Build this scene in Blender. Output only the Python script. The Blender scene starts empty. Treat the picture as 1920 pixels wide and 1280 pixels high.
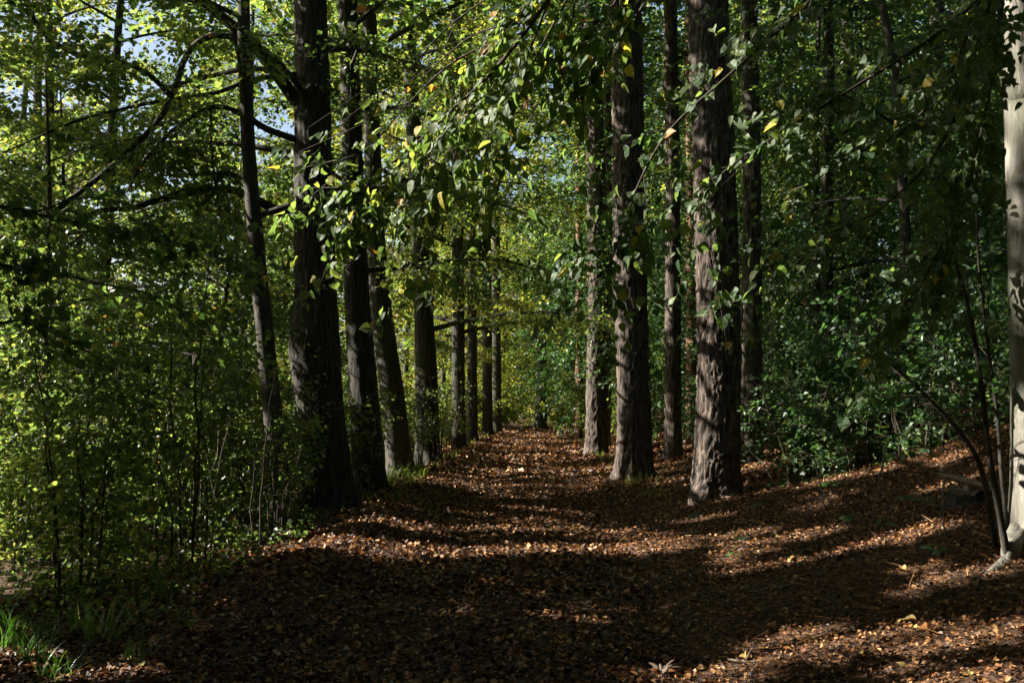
import bpy, math, random
import numpy as np
from mathutils import Vector, noise

# ------------------------------------------------------------------ camera, sky, sun, exposure
S = bpy.context.scene
COL = S.collection
H_CAM, FPX = 1.45, 1867.0
PITCH = math.atan((755 - 640) / FPX)
cd = bpy.data.cameras.new('camera')
cd.lens, cd.sensor_width, cd.clip_end, cd.clip_start = 35.0, 36.0, 2000.0, 0.05
cam = bpy.data.objects.new('camera', cd)
cam.location = (0, 0, H_CAM)
cam.rotation_euler = (math.pi / 2 + PITCH, 0, 0)
COL.objects.link(cam)
S.camera = cam

SUN_EL, SUN_AZ = math.radians(34), math.radians(6)          # from the left, a touch ahead of the camera
SD = np.array([-math.cos(SUN_EL) * math.cos(SUN_AZ), math.cos(SUN_EL) * math.sin(SUN_AZ), math.sin(SUN_EL)])
w = bpy.data.worlds.new('World')
S.world = w
w.use_nodes = True
nt = w.node_tree
sky = nt.nodes.new('ShaderNodeTexSky')
sky.sky_type = 'NISHITA'
sky.sun_disc = False
sky.sun_elevation = SUN_EL
sky.sun_rotation = math.atan2(SD[0], SD[1])
sky.air_density, sky.dust_density, sky.ozone_density = 1.0, 3.2, 1.0
nt.nodes['Background'].inputs[1].default_value = 0.05
nt.links.new(sky.outputs[0], nt.nodes['Background'].inputs[0])
sl = bpy.data.lights.new('sun', 'SUN')
sl.energy, sl.angle, sl.color = 5.0, math.radians(0.53), (1.0, 0.93, 0.83)
sun = bpy.data.objects.new('sun', sl)
sun.rotation_euler = Vector(-SD).to_track_quat('-Z', 'Y').to_euler()
COL.objects.link(sun)
S.view_settings.view_transform = 'Standard'
S.view_settings.look = 'None'
S.view_settings.gamma = 1.0
S.view_settings.use_curve_mapping = False
S.view_settings.exposure = 2.2
S.render.engine = 'CYCLES'
cy = S.cycles
cy.max_bounces, cy.diffuse_bounces, cy.glossy_bounces, cy.transmission_bounces = 6, 4, 2, 5
cy.sample_clamp_indirect = 4.0
cy.use_denoising = True
cy.denoiser = 'OPENIMAGEDENOISE'

rng = np.random.default_rng(7)


def reseed(*v):
    """each thing gets a random stream of its own"""
    global rng
    rng = np.random.default_rng(int(abs(sum(float(q) * (37.7 + 11.3 * i) for i, q in enumerate(v))) * 100) + 1)


# ------------------------------------------------------------------ geometry helpers
CP, SP = math.cos(PITCH), math.sin(PITCH)


def ray(px, py):
    a, b = (px - 960) / FPX, (640 - py) / FPX
    return np.array([a, CP - SP * b, SP + CP * b])


def at(px, py, Y):
    d = ray(px, py)
    return np.array([0, 0, H_CAM]) + d * (Y / d[1])


def in_frame(P, m=1.18):
    x, y, z = P[:, 0], P[:, 1], P[:, 2] - H_CAM
    f = y * CP + z * SP
    u = -y * SP + z * CP
    f2 = np.maximum(f, 1e-3)
    e = .7 / f2
    return (f > 0.3) & (np.abs(x / f2) < 0.5142 * m + e) & (np.abs(u / f2) < 0.3428 * m + e)


def sstep(a, b, v):
    t = np.clip((v - a) / (b - a), 0, 1)
    return t * t * (3 - 2 * t)


def wob(x, y, f, s=0.0):
    return (np.sin(x * f * 1.7 + y * f * .6 + s) + np.sin(y * f * 1.3 - x * f * .9 + 2.1 * s + 1) + np.sin(x * f * .5 + y * f * 2.1 + s * 3 + 4)) / 3


def ground_z(x, y):
    x, y = np.asarray(x, float), np.asarray(y, float)
    u = x - .023 * y
    r = np.maximum(u - .9, 0)
    b = np.interp(y, [4, 6, 9, 14, 30, 60], [1.3, 1.22, 1.0, .68, .55, .5])
    zr = b * (.12 * r + .036 * r * r)
    zr = np.where(zr < 1.0, zr, 1.0 + .55 * (1 - np.exp(-(zr - 1.0) / .55)))
    l = np.maximum(-u - 2.1, 0)
    zl = -.75 * (1 - np.exp(-l * .14)) + .10 * np.exp(-((u + 1.9) / .5) ** 2) * sstep(4, 9, y)
    base = np.where(u > 0, zr, zl)
    n = .035 * wob(x, y, 1.1) + .02 * wob(x, y, 3.1, 1.0) + .10 * wob(x, y, .35, 2.) * sstep(2.0, 5, np.abs(u))
    rut = -.03 * np.exp(-((np.abs(u) - .75) / .25) ** 2)
    return base + n + rut + .03 * np.maximum(y - 55, 0)


def G(px, py):
    """where the line of sight through a point of the photograph meets the ground"""
    d = ray(px, py)
    t = np.linspace(2.5, 80, 6000)
    P = np.array([0, 0, H_CAM]) + t[:, None] * d
    k = np.argmax(P[:, 2] < ground_z(P[:, 0], P[:, 1]))
    return P[k]


def nrm(v):
    return v / np.maximum(np.linalg.norm(v, axis=-1, keepdims=True), 1e-9)


class Acc:
    def __init__(self):
        self.v, self.t, self.q, self.a, self.n = [], [], [], [], 0

    def add(self, V, tris=None, quads=None, mat=0, var=0.5, smooth=False):
        V = np.asarray(V, np.float32)
        if tris is not None and len(tris):
            self.t.append((np.asarray(tris) + self.n, mat, smooth))
        if quads is not None and len(quads):
            self.q.append((np.asarray(quads) + self.n, mat, smooth))
        self.v.append(V)
        self.a.append(np.broadcast_to(np.asarray(var, np.float32), (len(V),)))
        self.n += len(V)

    def mesh(self, name, mats):
        me = bpy.data.meshes.new(name)
        if self.n:
            V = np.concatenate(self.v)
            me.vertices.add(len(V))
            me.vertices.foreach_set('co', V.ravel())
            T = np.concatenate([x[0] for x in self.t]) if self.t else np.zeros((0, 3), int)
            Q = np.concatenate([x[0] for x in self.q]) if self.q else np.zeros((0, 4), int)
            li = np.concatenate([T.ravel(), Q.ravel()]).astype(np.int32)
            me.loops.add(len(li))
            me.loops.foreach_set('vertex_index', li)
            me.polygons.add(len(T) + len(Q))
            st = np.concatenate([np.arange(len(T)) * 3, len(T) * 3 + np.arange(len(Q)) * 4]).astype(np.int32)
            me.polygons.foreach_set('loop_start', st)
            mi = np.concatenate([np.full(len(x[0]), x[1], np.int32) for x in self.t + self.q])
            sm = np.concatenate([np.full(len(x[0]), x[2], bool) for x in self.t + self.q])
            me.polygons.foreach_set('material_index', mi)
            me.polygons.foreach_set('use_smooth', sm)
            at_ = me.attributes.new('var', 'FLOAT', 'POINT')
            at_.data.foreach_set('value', np.concatenate(self.a).astype(np.float32))
            me.update(calc_edges=True)
        for m in mats:
            me.materials.append(m)
        return me

    def build(self, name, mats, parent=None, kind=None):
        o = bpy.data.objects.new(name, self.mesh(name, mats))
        COL.objects.link(o)
        if parent is not None:
            o.parent = parent
            o.matrix_parent_inverse.identity()
            o.location = -Vector(root_pos(parent))
        if kind:
            o['kind'] = kind
        return o


def root_pos(p):
    v = Vector((0, 0, 0))
    while p is not None:
        v += p.location
        p = p.parent
    return v


def thing(name, loc, label, cat, group=None):
    o = bpy.data.objects.new(name, None)
    o.empty_display_size = .1
    o.location = Vector(loc)
    COL.objects.link(o)
    tag(o, label, cat, group)
    return o


def tag(o, label, cat, group=None):
    o['label'], o['category'] = label, cat
    if group:
        o['group'] = group


def catmull(P, R, step):
    P, R = np.asarray(P, float), np.asarray(R, float)
    if len(P) < 2:
        return P, R
    A = np.vstack([2 * P[0] - P[1], P, 2 * P[-1] - P[-2]])
    out, ro = [], []
    for i in range(len(P) - 1):
        p0, p1, p2, p3 = A[i:i + 4]
        n = max(1, int(np.linalg.norm(p2 - p1) / (step if np.isscalar(step) else step[i])))
        t = (np.arange(n) / n)[:, None]
        out.append(.5 * (2 * p1 + (p2 - p0) * t + (2 * p0 - 5 * p1 + 4 * p2 - p3) * t ** 2 + (3 * p1 - p0 - 3 * p2 + p3) * t ** 3))
        ro.append(R[i] + (R[i + 1] - R[i]) * t[:, 0])
    out.append(P[-1:])
    ro.append(R[-1:])
    return np.vstack(out), np.concatenate(ro)


def tube(acc, P, R, seg, mat=0, disp=None, var=.5, smooth=True):
    P, R = np.asarray(P, float), np.asarray(R, float)
    T = nrm(np.gradient(P, axis=0))
    ref = np.array([1., 0, 0]) if abs(T[len(T) // 2][0]) < .8 else np.array([0, 1., 0])
    n1 = nrm(ref - T * (T @ ref)[:, None])
    n2 = np.cross(T, n1)
    a = np.arange(seg) / seg * 2 * np.pi
    s = np.concatenate([[0], np.cumsum(np.linalg.norm(np.diff(P, axis=0), axis=1))])
    RR = np.repeat(R[:, None], seg, 1)
    if disp is not None:
        RR = RR + disp(a, s, R)
    V = P[:, None] + RR[..., None] * (np.cos(a)[None, :, None] * n1[:, None] + np.sin(a)[None, :, None] * n2[:, None])
    n = len(P)
    i = np.arange(n - 1)[:, None] * seg
    j = np.arange(seg)[None]
    k = (j + 1) % seg
    Q = np.stack([i + j, i + k, i + seg + k, i + seg + j], -1).reshape(-1, 4)
    acc.add(V.reshape(-1, 3), None, Q, mat, var, smooth)


def twigs(acc, A, B, r, mat):
    """many straight tapered twigs at once"""
    d = nrm(B - A)
    ref = np.where(np.abs(d[:, 2:3]) > .8, np.array([[1., 0, 0]]), np.array([[0, 0, 1.]]))
    n1 = nrm(np.cross(d, ref))
    n2 = np.cross(d, n1)
    r = np.broadcast_to(np.asarray(r, float), (len(A),))[:, None]
    V = np.empty((len(A), 6, 3))
    for q in range(3):
        c, s = math.cos(q * 2.094), math.sin(q * 2.094)
        V[:, q] = A + r * (c * n1 + s * n2)
        V[:, 3 + q] = B + .35 * r * (c * n1 + s * n2)
    b = np.arange(len(A))[:, None, None] * 6
    Q = (np.array([[0, 1, 4, 3], [1, 2, 5, 4], [2, 0, 3, 5]])[None] + b).reshape(-1, 4)
    acc.add(V.reshape(-1, 3), None, Q, mat)


# leaf outlines: x across, y along, z up; folded along the midrib
def rows_leaf(ys, ws, fold=.22, droop=.18, wave=0.0):
    V, Q, T, rows = [], [], [], []
    for y, w_ in zip(ys, ws):
        zc = -droop * y * y
        if w_ == 0:
            rows.append([len(V)])
            V.append((0, y, zc))
        else:
            rows.append([len(V), len(V) + 1, len(V) + 2])
            dz = fold * w_ + wave * math.sin(y * 9)
            V += [(-w_, y, zc + dz), (0, y, zc), (w_, y, zc + dz * .9)]
    for a, b in zip(rows, rows[1:]):
        if len(a) == 1:
            T += [(a[0], b[1], b[0]), (a[0], b[2], b[1])]
        elif len(b) == 1:
            T += [(a[0], a[1], b[0]), (a[1], a[2], b[0])]
        else:
            Q += [(a[0], a[1], b[1], b[0]), (a[1], a[2], b[2], b[1])]
    V, Q, T = np.array(V, float), np.array(Q, int).reshape(-1, 4), np.array(T, int).reshape(-1, 3)
    return V, T, Q


LEAF_HI = [rows_leaf([-.03, .10, .30, .52, .74, .90, 1.06], [q * k for q, k in zip((.17, .36, .46, .41, .27, .10, 0), kk)], f, d, wv) for f, d, wv, kk in
           ((.25, .2, .02, (1,) * 7), (.45, .4, .05, (.8, .85, .8, .8, .8, .8, 0)), (.12, .1, .06, (1.1, 1.1, 1.05, .9, .8, .7, 0)), (.6, .12, .03, (.6, .75, .85, .9, .95, 1, 0)), (.3, .65, .05, (.9, .8, .7, .72, .8, .8, 0)))]
LEAF_MID = (np.array([(0, 0, 0), (.40, .24, .10), (.33, .64, .03), (0, 1, -.15), (-.33, .64, .03), (-.40, .24, .10)], float), np.zeros((0, 3), int), np.array([(0, 1, 2, 3), (0, 3, 4, 5)]))
LEAF_LO = (np.array([(0, 0, 0), (.40, .42, .10), (0, 1, -.08), (-.40, .42, .10)], float), np.array([(0, 1, 2), (0, 2, 3)]), np.zeros((0, 4), int))
LEAFLET = (np.array([(0, 0, 0), (.24, .3, .05), (.2, .75, .02), (0, 1, -.05), (-.2, .75, .02), (-.24, .3, .05)], float), np.zeros((0, 3), int), np.array([(0, 1, 2, 3), (0, 3, 4, 5)]))


def batch(acc, tm, P, D, N, size, mat, var):
    """set one leaf of outline TM at each point P, its tip towards D, its face towards N"""
    if not len(P):
        return
    D = nrm(D)
    X = nrm(np.cross(D, N))
    Z = np.cross(X, D)
    V0, T0, Q0 = tm
    size = np.broadcast_to(np.asarray(size, float), (len(P),))
    V = P[:, None] + size[:, None, None] * (V0[None, :, 0:1] * X[:, None] + V0[None, :, 1:2] * D[:, None] + V0[None, :, 2:3] * Z[:, None])
    off = np.arange(len(P))[:, None, None] * len(V0)
    T = (T0[None] + off).reshape(-1, 3) if len(T0) else None
    Q = (Q0[None] + off).reshape(-1, 4) if len(Q0) else None
    acc.add(V.reshape(-1, 3), T, Q, mat, np.repeat(np.broadcast_to(var, (len(P),)), len(V0)))


# ------------------------------------------------------------------ gaps in the canopy (leaves missing towards the sun)
GU = nrm(np.cross(np.array([0, 0, 1.]), SD))
GV = np.cross(SD, GU)
GAPS = []


def gap(c, ru, rv, smin=.4, tilt=0.0):
    GAPS.append((np.asarray(c, float), ru, rv, smin, tilt))


def keep(P, pad=0.0):
    """False for the leaves that stand in a gap of the canopy"""
    m = np.ones(len(P), bool)
    pu, pv, ps = P @ GU, P @ GV, P @ SD
    jit = .22 * wob(pu * 1.0, pv * 1.0, 5.0) + rng.normal(0, .08, len(P))
    for c, ru, rv, smin, tilt in GAPS:
        du, dv, s = pu - c @ GU, pv - c @ GV, ps - c @ SD
        m &= ~(((du / (ru + pad)) ** 2 + (dv / (rv + pad)) ** 2 < 1 + jit) & (s > smin))
    return m


# ------------------------------------------------------------------ materials
def mat(name):
    m = bpy.data.materials.new(name)
    m.use_nodes = True
    t = m.node_tree
    t.nodes.clear()
    out = t.nodes.new('ShaderNodeOutputMaterial')
    return m, t, out


def nd(t, kind, ins=None, **kw):
    n = t.nodes.new(kind)
    for k, v in kw.items():
        setattr(n, k, v)
    for k, v in (ins or {}).items():
        if hasattr(v, 'is_output') or isinstance(v, bpy.types.NodeSocket):
            t.links.new(v, n.inputs[k])
        else:
            n.inputs[k].default_value = v
    return n


def ramp(t, fac, stops, interp='LINEAR'):
    n = t.nodes.new('ShaderNodeValToRGB')
    n.color_ramp.interpolation = interp
    el = n.color_ramp.elements
    while len(el) < len(stops):
        el.new(.5)
    for e, (p, c) in zip(el, stops):
        e.position, e.color = p, (*c, 1)
    t.links.new(fac, n.inputs[0])
    return n.outputs[0]


def leaf_mat(name, stops, trans=.42, tcol=(1.9, 2.3, .8), rough=.42, spec=.45):
    m, t, out = mat(name)
    va = nd(t, 'ShaderNodeAttribute', attribute_name='var')
    col = ramp(t, va.outputs['Fac'], stops)
    geo = nd(t, 'ShaderNodeNewGeometry')
    nz = nd(t, 'ShaderNodeTexNoise', {'Scale': 55.0, 'Detail': 2.0, 'Vector': geo.outputs['Position']})
    vary = nd(t, 'ShaderNodeMapRange', {'Value': nz.outputs['Fac'], 'To Min': .72, 'To Max': 1.25})
    cm = nd(t, 'ShaderNodeVectorMath', {0: col, 1: vary.outputs[0]}, operation='MULTIPLY')
    # the underside of a leaf is paler
    under = nd(t, 'ShaderNodeMix', {'Factor': geo.outputs['Backfacing'], 'A': cm.outputs[0], 'B': nd(t, 'ShaderNodeVectorMath', {0: cm.outputs[0], 1: (1.5, 1.35, 1.6)}, operation='MULTIPLY').outputs[0]}, data_type='RGBA') if False else None
    p = nd(t, 'ShaderNodeBsdfPrincipled', {'Base Color': cm.outputs[0], 'Roughness': rough, 'Specular IOR Level': spec})
    tc = nd(t, 'ShaderNodeVectorMath', {0: cm.outputs[0], 1: tcol}, operation='MULTIPLY')
    tr = nd(t, 'ShaderNodeBsdfTranslucent', {'Color': tc.outputs[0]})
    mx = nd(t, 'ShaderNodeMixShader', {0: trans, 1: p.outputs[0], 2: tr.outputs[0]})
    t.links.new(mx.outputs[0], out.inputs[0])
    return m


def bark_mat(name, a, b, c=None, sx=9.0, sz=1.2, bump=.5, rough=.88, lichen=None, lo=.34):
    m, t, out = mat(name)
    tc = nd(t, 'ShaderNodeTexCoord')
    mp = nd(t, 'ShaderNodeMapping', {'Vector': tc.outputs['Object'], 'Scale': (sx, sx, sz)})
    n1 = nd(t, 'ShaderNodeTexNoise', {'Vector': mp.outputs[0], 'Scale': 1.6, 'Detail': 8.0, 'Roughness': .65, 'Distortion': .4})
    n2 = nd(t, 'ShaderNodeTexNoise', {'Vector': tc.outputs['Object'], 'Scale': 1.3, 'Detail': 3.0})
    col = ramp(t, n1.outputs['Fac'], [(lo, a), (1 - lo, b)])
    if c:
        f = nd(t, 'ShaderNodeMapRange', {'Value': n2.outputs['Fac'], 'From Min': .5, 'From Max': .68})
        col = nd(t, 'ShaderNodeMix', {'Factor': f.outputs[0], 6: col, 7: (*c, 1)}, data_type='RGBA').outputs[2]
    if lichen:
        n3 = nd(t, 'ShaderNodeTexNoise', {'Vector': tc.outputs['Object'], 'Scale': 7.0, 'Detail': 5.0})
        f = nd(t, 'ShaderNodeMapRange', {'Value': n3.outputs['Fac'], 'From Min': .55, 'From Max': .7, 'To Max': .7})
        col = nd(t, 'ShaderNodeMix', {'Factor': f.outputs[0], 6: col, 7: (*lichen, 1)}, data_type='RGBA').outputs[2]
    bp = nd(t, 'ShaderNodeBump', {'Height': n1.outputs['Fac'], 'Strength': bump, 'Distance': .03})
    p = nd(t, 'ShaderNodeBsdfPrincipled', {'Base Color': col, 'Roughness': rough, 'Specular IOR Level': .25, 'Normal': bp.outputs[0]})
    t.links.new(p.outputs[0], out.inputs[0])
    return m


LIN = [(0, (.025, .048, .02)), (.35, (.05, .087, .03)), (.7, (.094, .13, .043)), (.92, (.165, .175, .055)), (.97, (.30, .22, .05)), (1, (.30, .14, .04))]
M = {}
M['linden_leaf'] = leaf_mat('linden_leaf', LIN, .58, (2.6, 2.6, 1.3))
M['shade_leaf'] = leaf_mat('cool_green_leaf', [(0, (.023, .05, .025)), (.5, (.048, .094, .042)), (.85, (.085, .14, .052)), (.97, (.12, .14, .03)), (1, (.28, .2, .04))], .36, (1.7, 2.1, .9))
M['autumn_leaf'] = leaf_mat('turning_leaf', [(0, (.05, .085, .024)), (.4, (.098, .13, .032)), (.78, (.165, .165, .04)), (1, (.28, .2, .05))], .55, (2.2, 2.2, .9))
M['near_leaf'] = leaf_mat('bough_leaf', [(0, (.032, .066, .03)), (.45, (.068, .108, .05)), (.8, (.12, .155, .068)), (.93, (.2, .21, .06)), (.97, (.42, .32, .06)), (1, (.36, .18, .05))], .5, (2.2, 2.3, .9), .52, .3)
M['needle'] = leaf_mat('pine_needle', [(0, (.02, .045, .02)), (1, (.05, .085, .035))], .15)
M['dead_leaf'] = leaf_mat('fallen_leaf', [(0, (.022, .012, .008)), (.25, (.05, .024, .012)), (.48, (.13, .053, .018)), (.7, (.31, .145, .05)), (.86, (.42, .25, .105)), (.93, (.32, .25, .06)), (.965, (.11, .13, .03)), (.985, (.26, .045, .025)), (1, (.36, .29, .2))], .12, (1.3, 1.0, .6), .55, .3)
M['grass'] = leaf_mat('grass_blade', [(0, (.03, .075, .014)), (.6, (.075, .14, .025)), (.9, (.15, .18, .05)), (1, (.28, .23, .1))], .35)
M['meadow'] = leaf_mat('meadow_blade', [(0, (.10, .15, .03)), (.6, (.17, .2, .05)), (1, (.3, .27, .1))], .4)
M['pine_bark'] = bark_mat('pine_bark', (.012, .010, .0085), (.135, .104, .083), (.07, .058, .048), 17, 2.2, 1.0, lo=.42)
M['red_bark'] = bark_mat('red_pine_bark', (.085, .044, .027), (.2, .11, .066), None, 10, 3, .5)
M['linden_bark'] = bark_mat('linden_bark', (.012, .011, .009), (.062, .053, .043), (.036, .04, .024), 17, 2.0, 1.0, lo=.41)
M['grey_bark'] = bark_mat('grey_bark', (.02, .018, .015), (.075, .067, .054), (.036, .04, .024), 10, 2.5, .5)
M['beech_bark'] = bark_mat('pale_bark', (.10, .095, .08), (.28, .26, .22), (.13, .135, .095), 7.0, 1.3, .7, .88, (.09, .10, .065), .4)
M['twig'] = bark_mat('twig_bark', (.026, .021, .017), (.075, .058, .042), None, 20, 5, .2)
M['dead_wood'] = bark_mat('dead_wood', (.05, .036, .026), (.2, .155, .115), None, 22, 3, .5)


def ground_mat(name, cols):
    m, t, out = mat(name)
    geo = nd(t, 'ShaderNodeNewGeometry')
    v = nd(t, 'ShaderNodeTexVoronoi', {'Vector': geo.outputs['Position'], 'Scale': 24.0, 'Randomness': 1.0})
    n = nd(t, 'ShaderNodeTexNoise', {'Vector': geo.outputs['Position'], 'Scale': 60.0, 'Detail': 4.0})
    col = ramp(t, nd(t, 'ShaderNodeSeparateColor', {0: v.outputs['Color']}).outputs[0], cols)
    mul = nd(t, 'ShaderNodeMapRange', {'Value': n.outputs['Fac'], 'To Min': .5, 'To Max': 1.4})
    c2 = nd(t, 'ShaderNodeVectorMath', {0: col, 1: mul.outputs[0]}, operation='MULTIPLY')
    bp = nd(t, 'ShaderNodeBump', {'Height': v.outputs['Distance'], 'Strength': .8, 'Distance': .03})
    p = nd(t, 'ShaderNodeBsdfPrincipled', {'Base Color': c2.outputs[0], 'Roughness': .9, 'Specular IOR Level': .2, 'Normal': bp.outputs[0]})
    t.links.new(p.outputs[0], out.inputs[0])
    return m


M['soil'] = ground_mat('forest_soil', [(0, (.022, .013, .009)), (.5, (.05, .027, .014)), (1, (.12, .06, .027))])
M['turf'] = ground_mat('meadow_turf', [(0, (.06, .08, .02)), (.6, (.11, .13, .035)), (1, (.2, .18, .07))])

# ------------------------------------------------------------------ where the sun gets through the leaves
for px in (650, 740, 830, 920, 1010, 1100, 1190, 1260):
    gap(G(px, 1036 - abs(px - 930) * .03), .2, .42)
for px, py in ((410, 1022), (470, 1014), (530, 1006), (590, 1014), (650, 1030)):
    gap(G(px, py), .2, .34)
for px, py, ru in ((720, 984, .10), (820, 988, .08), (920, 990, .08), (1010, 986, .10), (600, 955, .1), (700, 950, .08), (1060, 962, .16), (900, 955, .08), (1130, 1000, .16), (1180, 1010, .14)):
    gap(G(px, py), ru + .05, .4)
for px, py, ru, rv in ((1330, 1262, .10, .12), (1390, 1240, .10, .14), (1450, 1205, .08, .14), (1510, 1180, .06, .12), (1400, 1275, .08, .14), (1470, 1245, .10, .14), (1540, 1220, .10, .14), (1600, 1195, .08, .12), (1660, 1180, .06, .1),
                       (1240, 1030, .16, .2), (1210, 1015, .14, .2), (1390, 1065, .07, .2), (1450, 1062, .07, .2), (1500, 1055, .07, .2), (1420, 1035, .08, .16), (1480, 1005, .08, .18), (1540, 1000, .08, .15),
                       (1640, 1015, .14, .16), (1690, 1000, .14, .2), (1740, 1000, .12, .15), (1790, 1080, .12, .2), (1840, 1070, .14, .2), (1890, 1060, .16, .2), (1740, 1100, .1, .2),
                       (1560, 900, .25, .3), (1650, 880, .25, .3), (1740, 850, .25, .3), (1330, 970, .2, .25), (1440, 915, .2, .2), (1790, 905, .15, .2), (1400, 1000, .12, .25),
                       (830, 1155, .0, .02), (880, 1152, .0, .02), (1010, 1256, .0, .02), (1070, 1250, .0, .02)):
    gap(G(px, py), ru + .05, rv + .1)
for k in range(56):                                           # bands of light further along the path
    y = 17 * (52 / 17) ** rng.random() if k > 9 else 11 + .62 * k
    x = .023 * y + rng.normal(0, 1.3)
    gap((x, y, float(ground_z(x, y))), rng.uniform(.045, .12) * (1 + y / 16) * (1 if k > 9 else .5), rng.uniform(.3, .75))
for py in range(0, 940, 45):                                  # the left flanks of the big trunks
    if py > 330 or rng.random() < .5:
        gap(at(1300, py, 13.2), .34 if py > 330 else .2, .36 if py > 330 else .16, .7)
for py in list(range(470, 720, 40)) + [850, 880]:
    gap(at(1160, py, 18), .36, .42, .7)
for py in range(420, 830, 50):
    gap(at(1102, py, 27), .4, .5, 1.0)
for py in range(60, 640, 60):
    gap(at(1398, py, 18), .25, .28, 1.0)
    gap(at(1258, py, 21), .25, .22, 1.0)
for py in range(-20, 1060, 45):
    for _ in range(2):
        if rng.random() < .8:
            gap(at(1893 + rng.normal(0, 14), py + rng.uniform(-20, 20), 6.2), rng.uniform(.06, .15), rng.uniform(.06, .13), 1.3)
for q in ((1040, 10, 4.55), (1010, 40, 4.6), (950, 90, 4.7), (900, 130, 4.7), (850, 180, 4.8), (800, 230, 4.9), (760, 290, 5), (720, 340, 5), (700, 400, 5.1), (800, 330, 4.9), (1030, 100, 4.6), (960, 160, 4.7), (1130, 120, 4.6), (1120, 230, 4.7), (1180, 90, 4.55), (930, 40, 4.7), (870, 70, 4.8), (820, 120, 4.85), (880, 250, 4.8), (760, 400, 5)):
    gap(at(*q), .6, .55, .7)
for q in ((100, 415, 7.1), (250, 440, 7.6), (400, 485, 7.9), (180, 530, 7.2), (320, 575, 7.5), (60, 500, 6.8)):
    gap(at(*q), .08, .13, .5)
for q in ((1200, 300, 4.9), (1190, 340, 4.9), (1330, 150, 5), (1560, 430, 5.2), (1600, 400, 5.2), (1680, 130, 5.4), (1530, 210, 5.1), (1100, 500, 5), (1160, 590, 5), (1740, 260, 5.4), (1440, 330, 5)):
    gap(at(*q), .1, .1, .3)
for q in ((1400, 700, 12.6), (1450, 760, 12.6), (1500, 740, 12.6), (1560, 800, 11.6), (1640, 770, 11.4), (1700, 800, 11), (1600, 700, 12.5), (1480, 560, 14), (1620, 560, 14), (1760, 700, 12)):
    gap(at(*q), .3, .25, .5)
for px, py in ((1590, 985), (1750, 1062), (1395, 1022), (1515, 915), (1460, 872), (1375, 1050)):
    gap(G(px, py), .13, .13)
for px, py, r in ((60, 1225, .18), (20, 1252, .18), (200, 1266, .2), (290, 1264, .16), (255, 1238, .08), (180, 1185, .09)):
    gap(G(px, py), r, r, .5)

reseed(3)
# ------------------------------------------------------------------ ground and path
gx = np.unique(np.concatenate([np.array([-400, -200, -120, -80, -60, -50, -40, -34, -28, -24, -20]), np.arange(-17, -5, .6), np.arange(-5, 7, .13), np.arange(7, 18, .6), np.array([19, 22, 26, 32, 40, 50, 65, 90, 150, 300, 400])]))
gy = np.unique(np.concatenate([np.array([-200, -80, -40, -20, -10, -5, -2, 0, 1, 2]), np.arange(2.6, 16, .13), np.arange(16, 56, .35), np.arange(56, 80, 2.0), np.array([85, 95, 110, 140, 200, 300, 500])]))
XX, YY = np.meshgrid(gx, gy, indexing='ij')
ZZ = ground_z(XX, YY)
VV = np.stack([XX, YY, ZZ], -1).reshape(-1, 3)
ii, jj = np.meshgrid(np.arange(len(gx) - 1), np.arange(len(gy) - 1), indexing='ij')
b0 = ii * len(gy) + jj
QQ = np.stack([b0, b0 + len(gy), b0 + len(gy) + 1, b0 + 1], -1).reshape(-1, 4)
cx = VV[QQ, 0].mean(1)
cyy = VV[QQ, 1].mean(1)
cu = cx - .023 * cyy
on_path = (cu > -1.75 + .15 * np.sin(cyy * 1.3)) & (cu < 1.25 + .15 * np.sin(cyy * .9 + 1)) & (cyy < 54) & (cyy > -10)
meadow = (cx < -9.5)


def sheet(name, sel, m):
    used, inv = np.unique(QQ[sel], return_inverse=True)
    a = Acc()
    a.add(VV[used], None, inv.reshape(-1, 4), 0, .5, True)
    o = a.build(name, [m])
    o['kind'] = 'structure'
    return o


GROUND = sheet('ground', ~on_path & ~meadow, M['soil'])
PATH = sheet('path', on_path, M['soil'])
sheet('meadow', meadow, M['turf'])


def gn(x, y, e=.06):
    zx = (ground_z(x + e, y) - ground_z(x - e, y)) / (2 * e)
    zy = (ground_z(x, y + e) - ground_z(x, y - e)) / (2 * e)
    return nrm(np.stack([-zx, -zy, np.ones_like(zx)], -1))


# ------------------------------------------------------------------ fallen leaves
def litter(n, y0, y1, xl, xr, tm, s0, s1, acc, lift, tilt=.35):
    y = y0 * (y1 / y0) ** rng.random(n)
    x = xl(y) + (xr(y) - xl(y)) * rng.random(n)
    z = ground_z(x, y)
    P = np.stack([x, y, z + rng.random(n) ** 1.5 * lift + .004], -1)
    ok = in_frame(P, 1.25)
    # fewer leaves where feet have worn the track
    uu = np.abs(np.abs(x - .023 * y + .2) - .55)
    ok &= rng.random(len(x)) < .72 + .28 * sstep(.1, .45, uu) + .2 * wob(x, y, 1.3, 2)
    P, x, y = P[ok], x[ok], y[ok]
    n = len(P)
    a = rng.random(n) * 6.283
    sc = rng.uniform(s0, s1, n) * np.where((x - .023 * y > .9) & (y < 14), .62, 1.0)
    N = gn(x, y) + rng.normal(0, tilt, (n, 3)) * (.5 + 1.2 * rng.random((n, 1)))
    D = np.stack([np.cos(a), np.sin(a), rng.normal(0, .15, n)], -1)
    N = nrm(N)
    D = nrm(D - N * (D * N).sum(-1, keepdims=True))
    v = np.clip(rng.beta(.9, 1.2, n) * .88 + (rng.random(n) < .12) * rng.random(n) * .4, 0, 1)
    batch(acc, tm, P, D, N, sc, 0, v)


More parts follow.
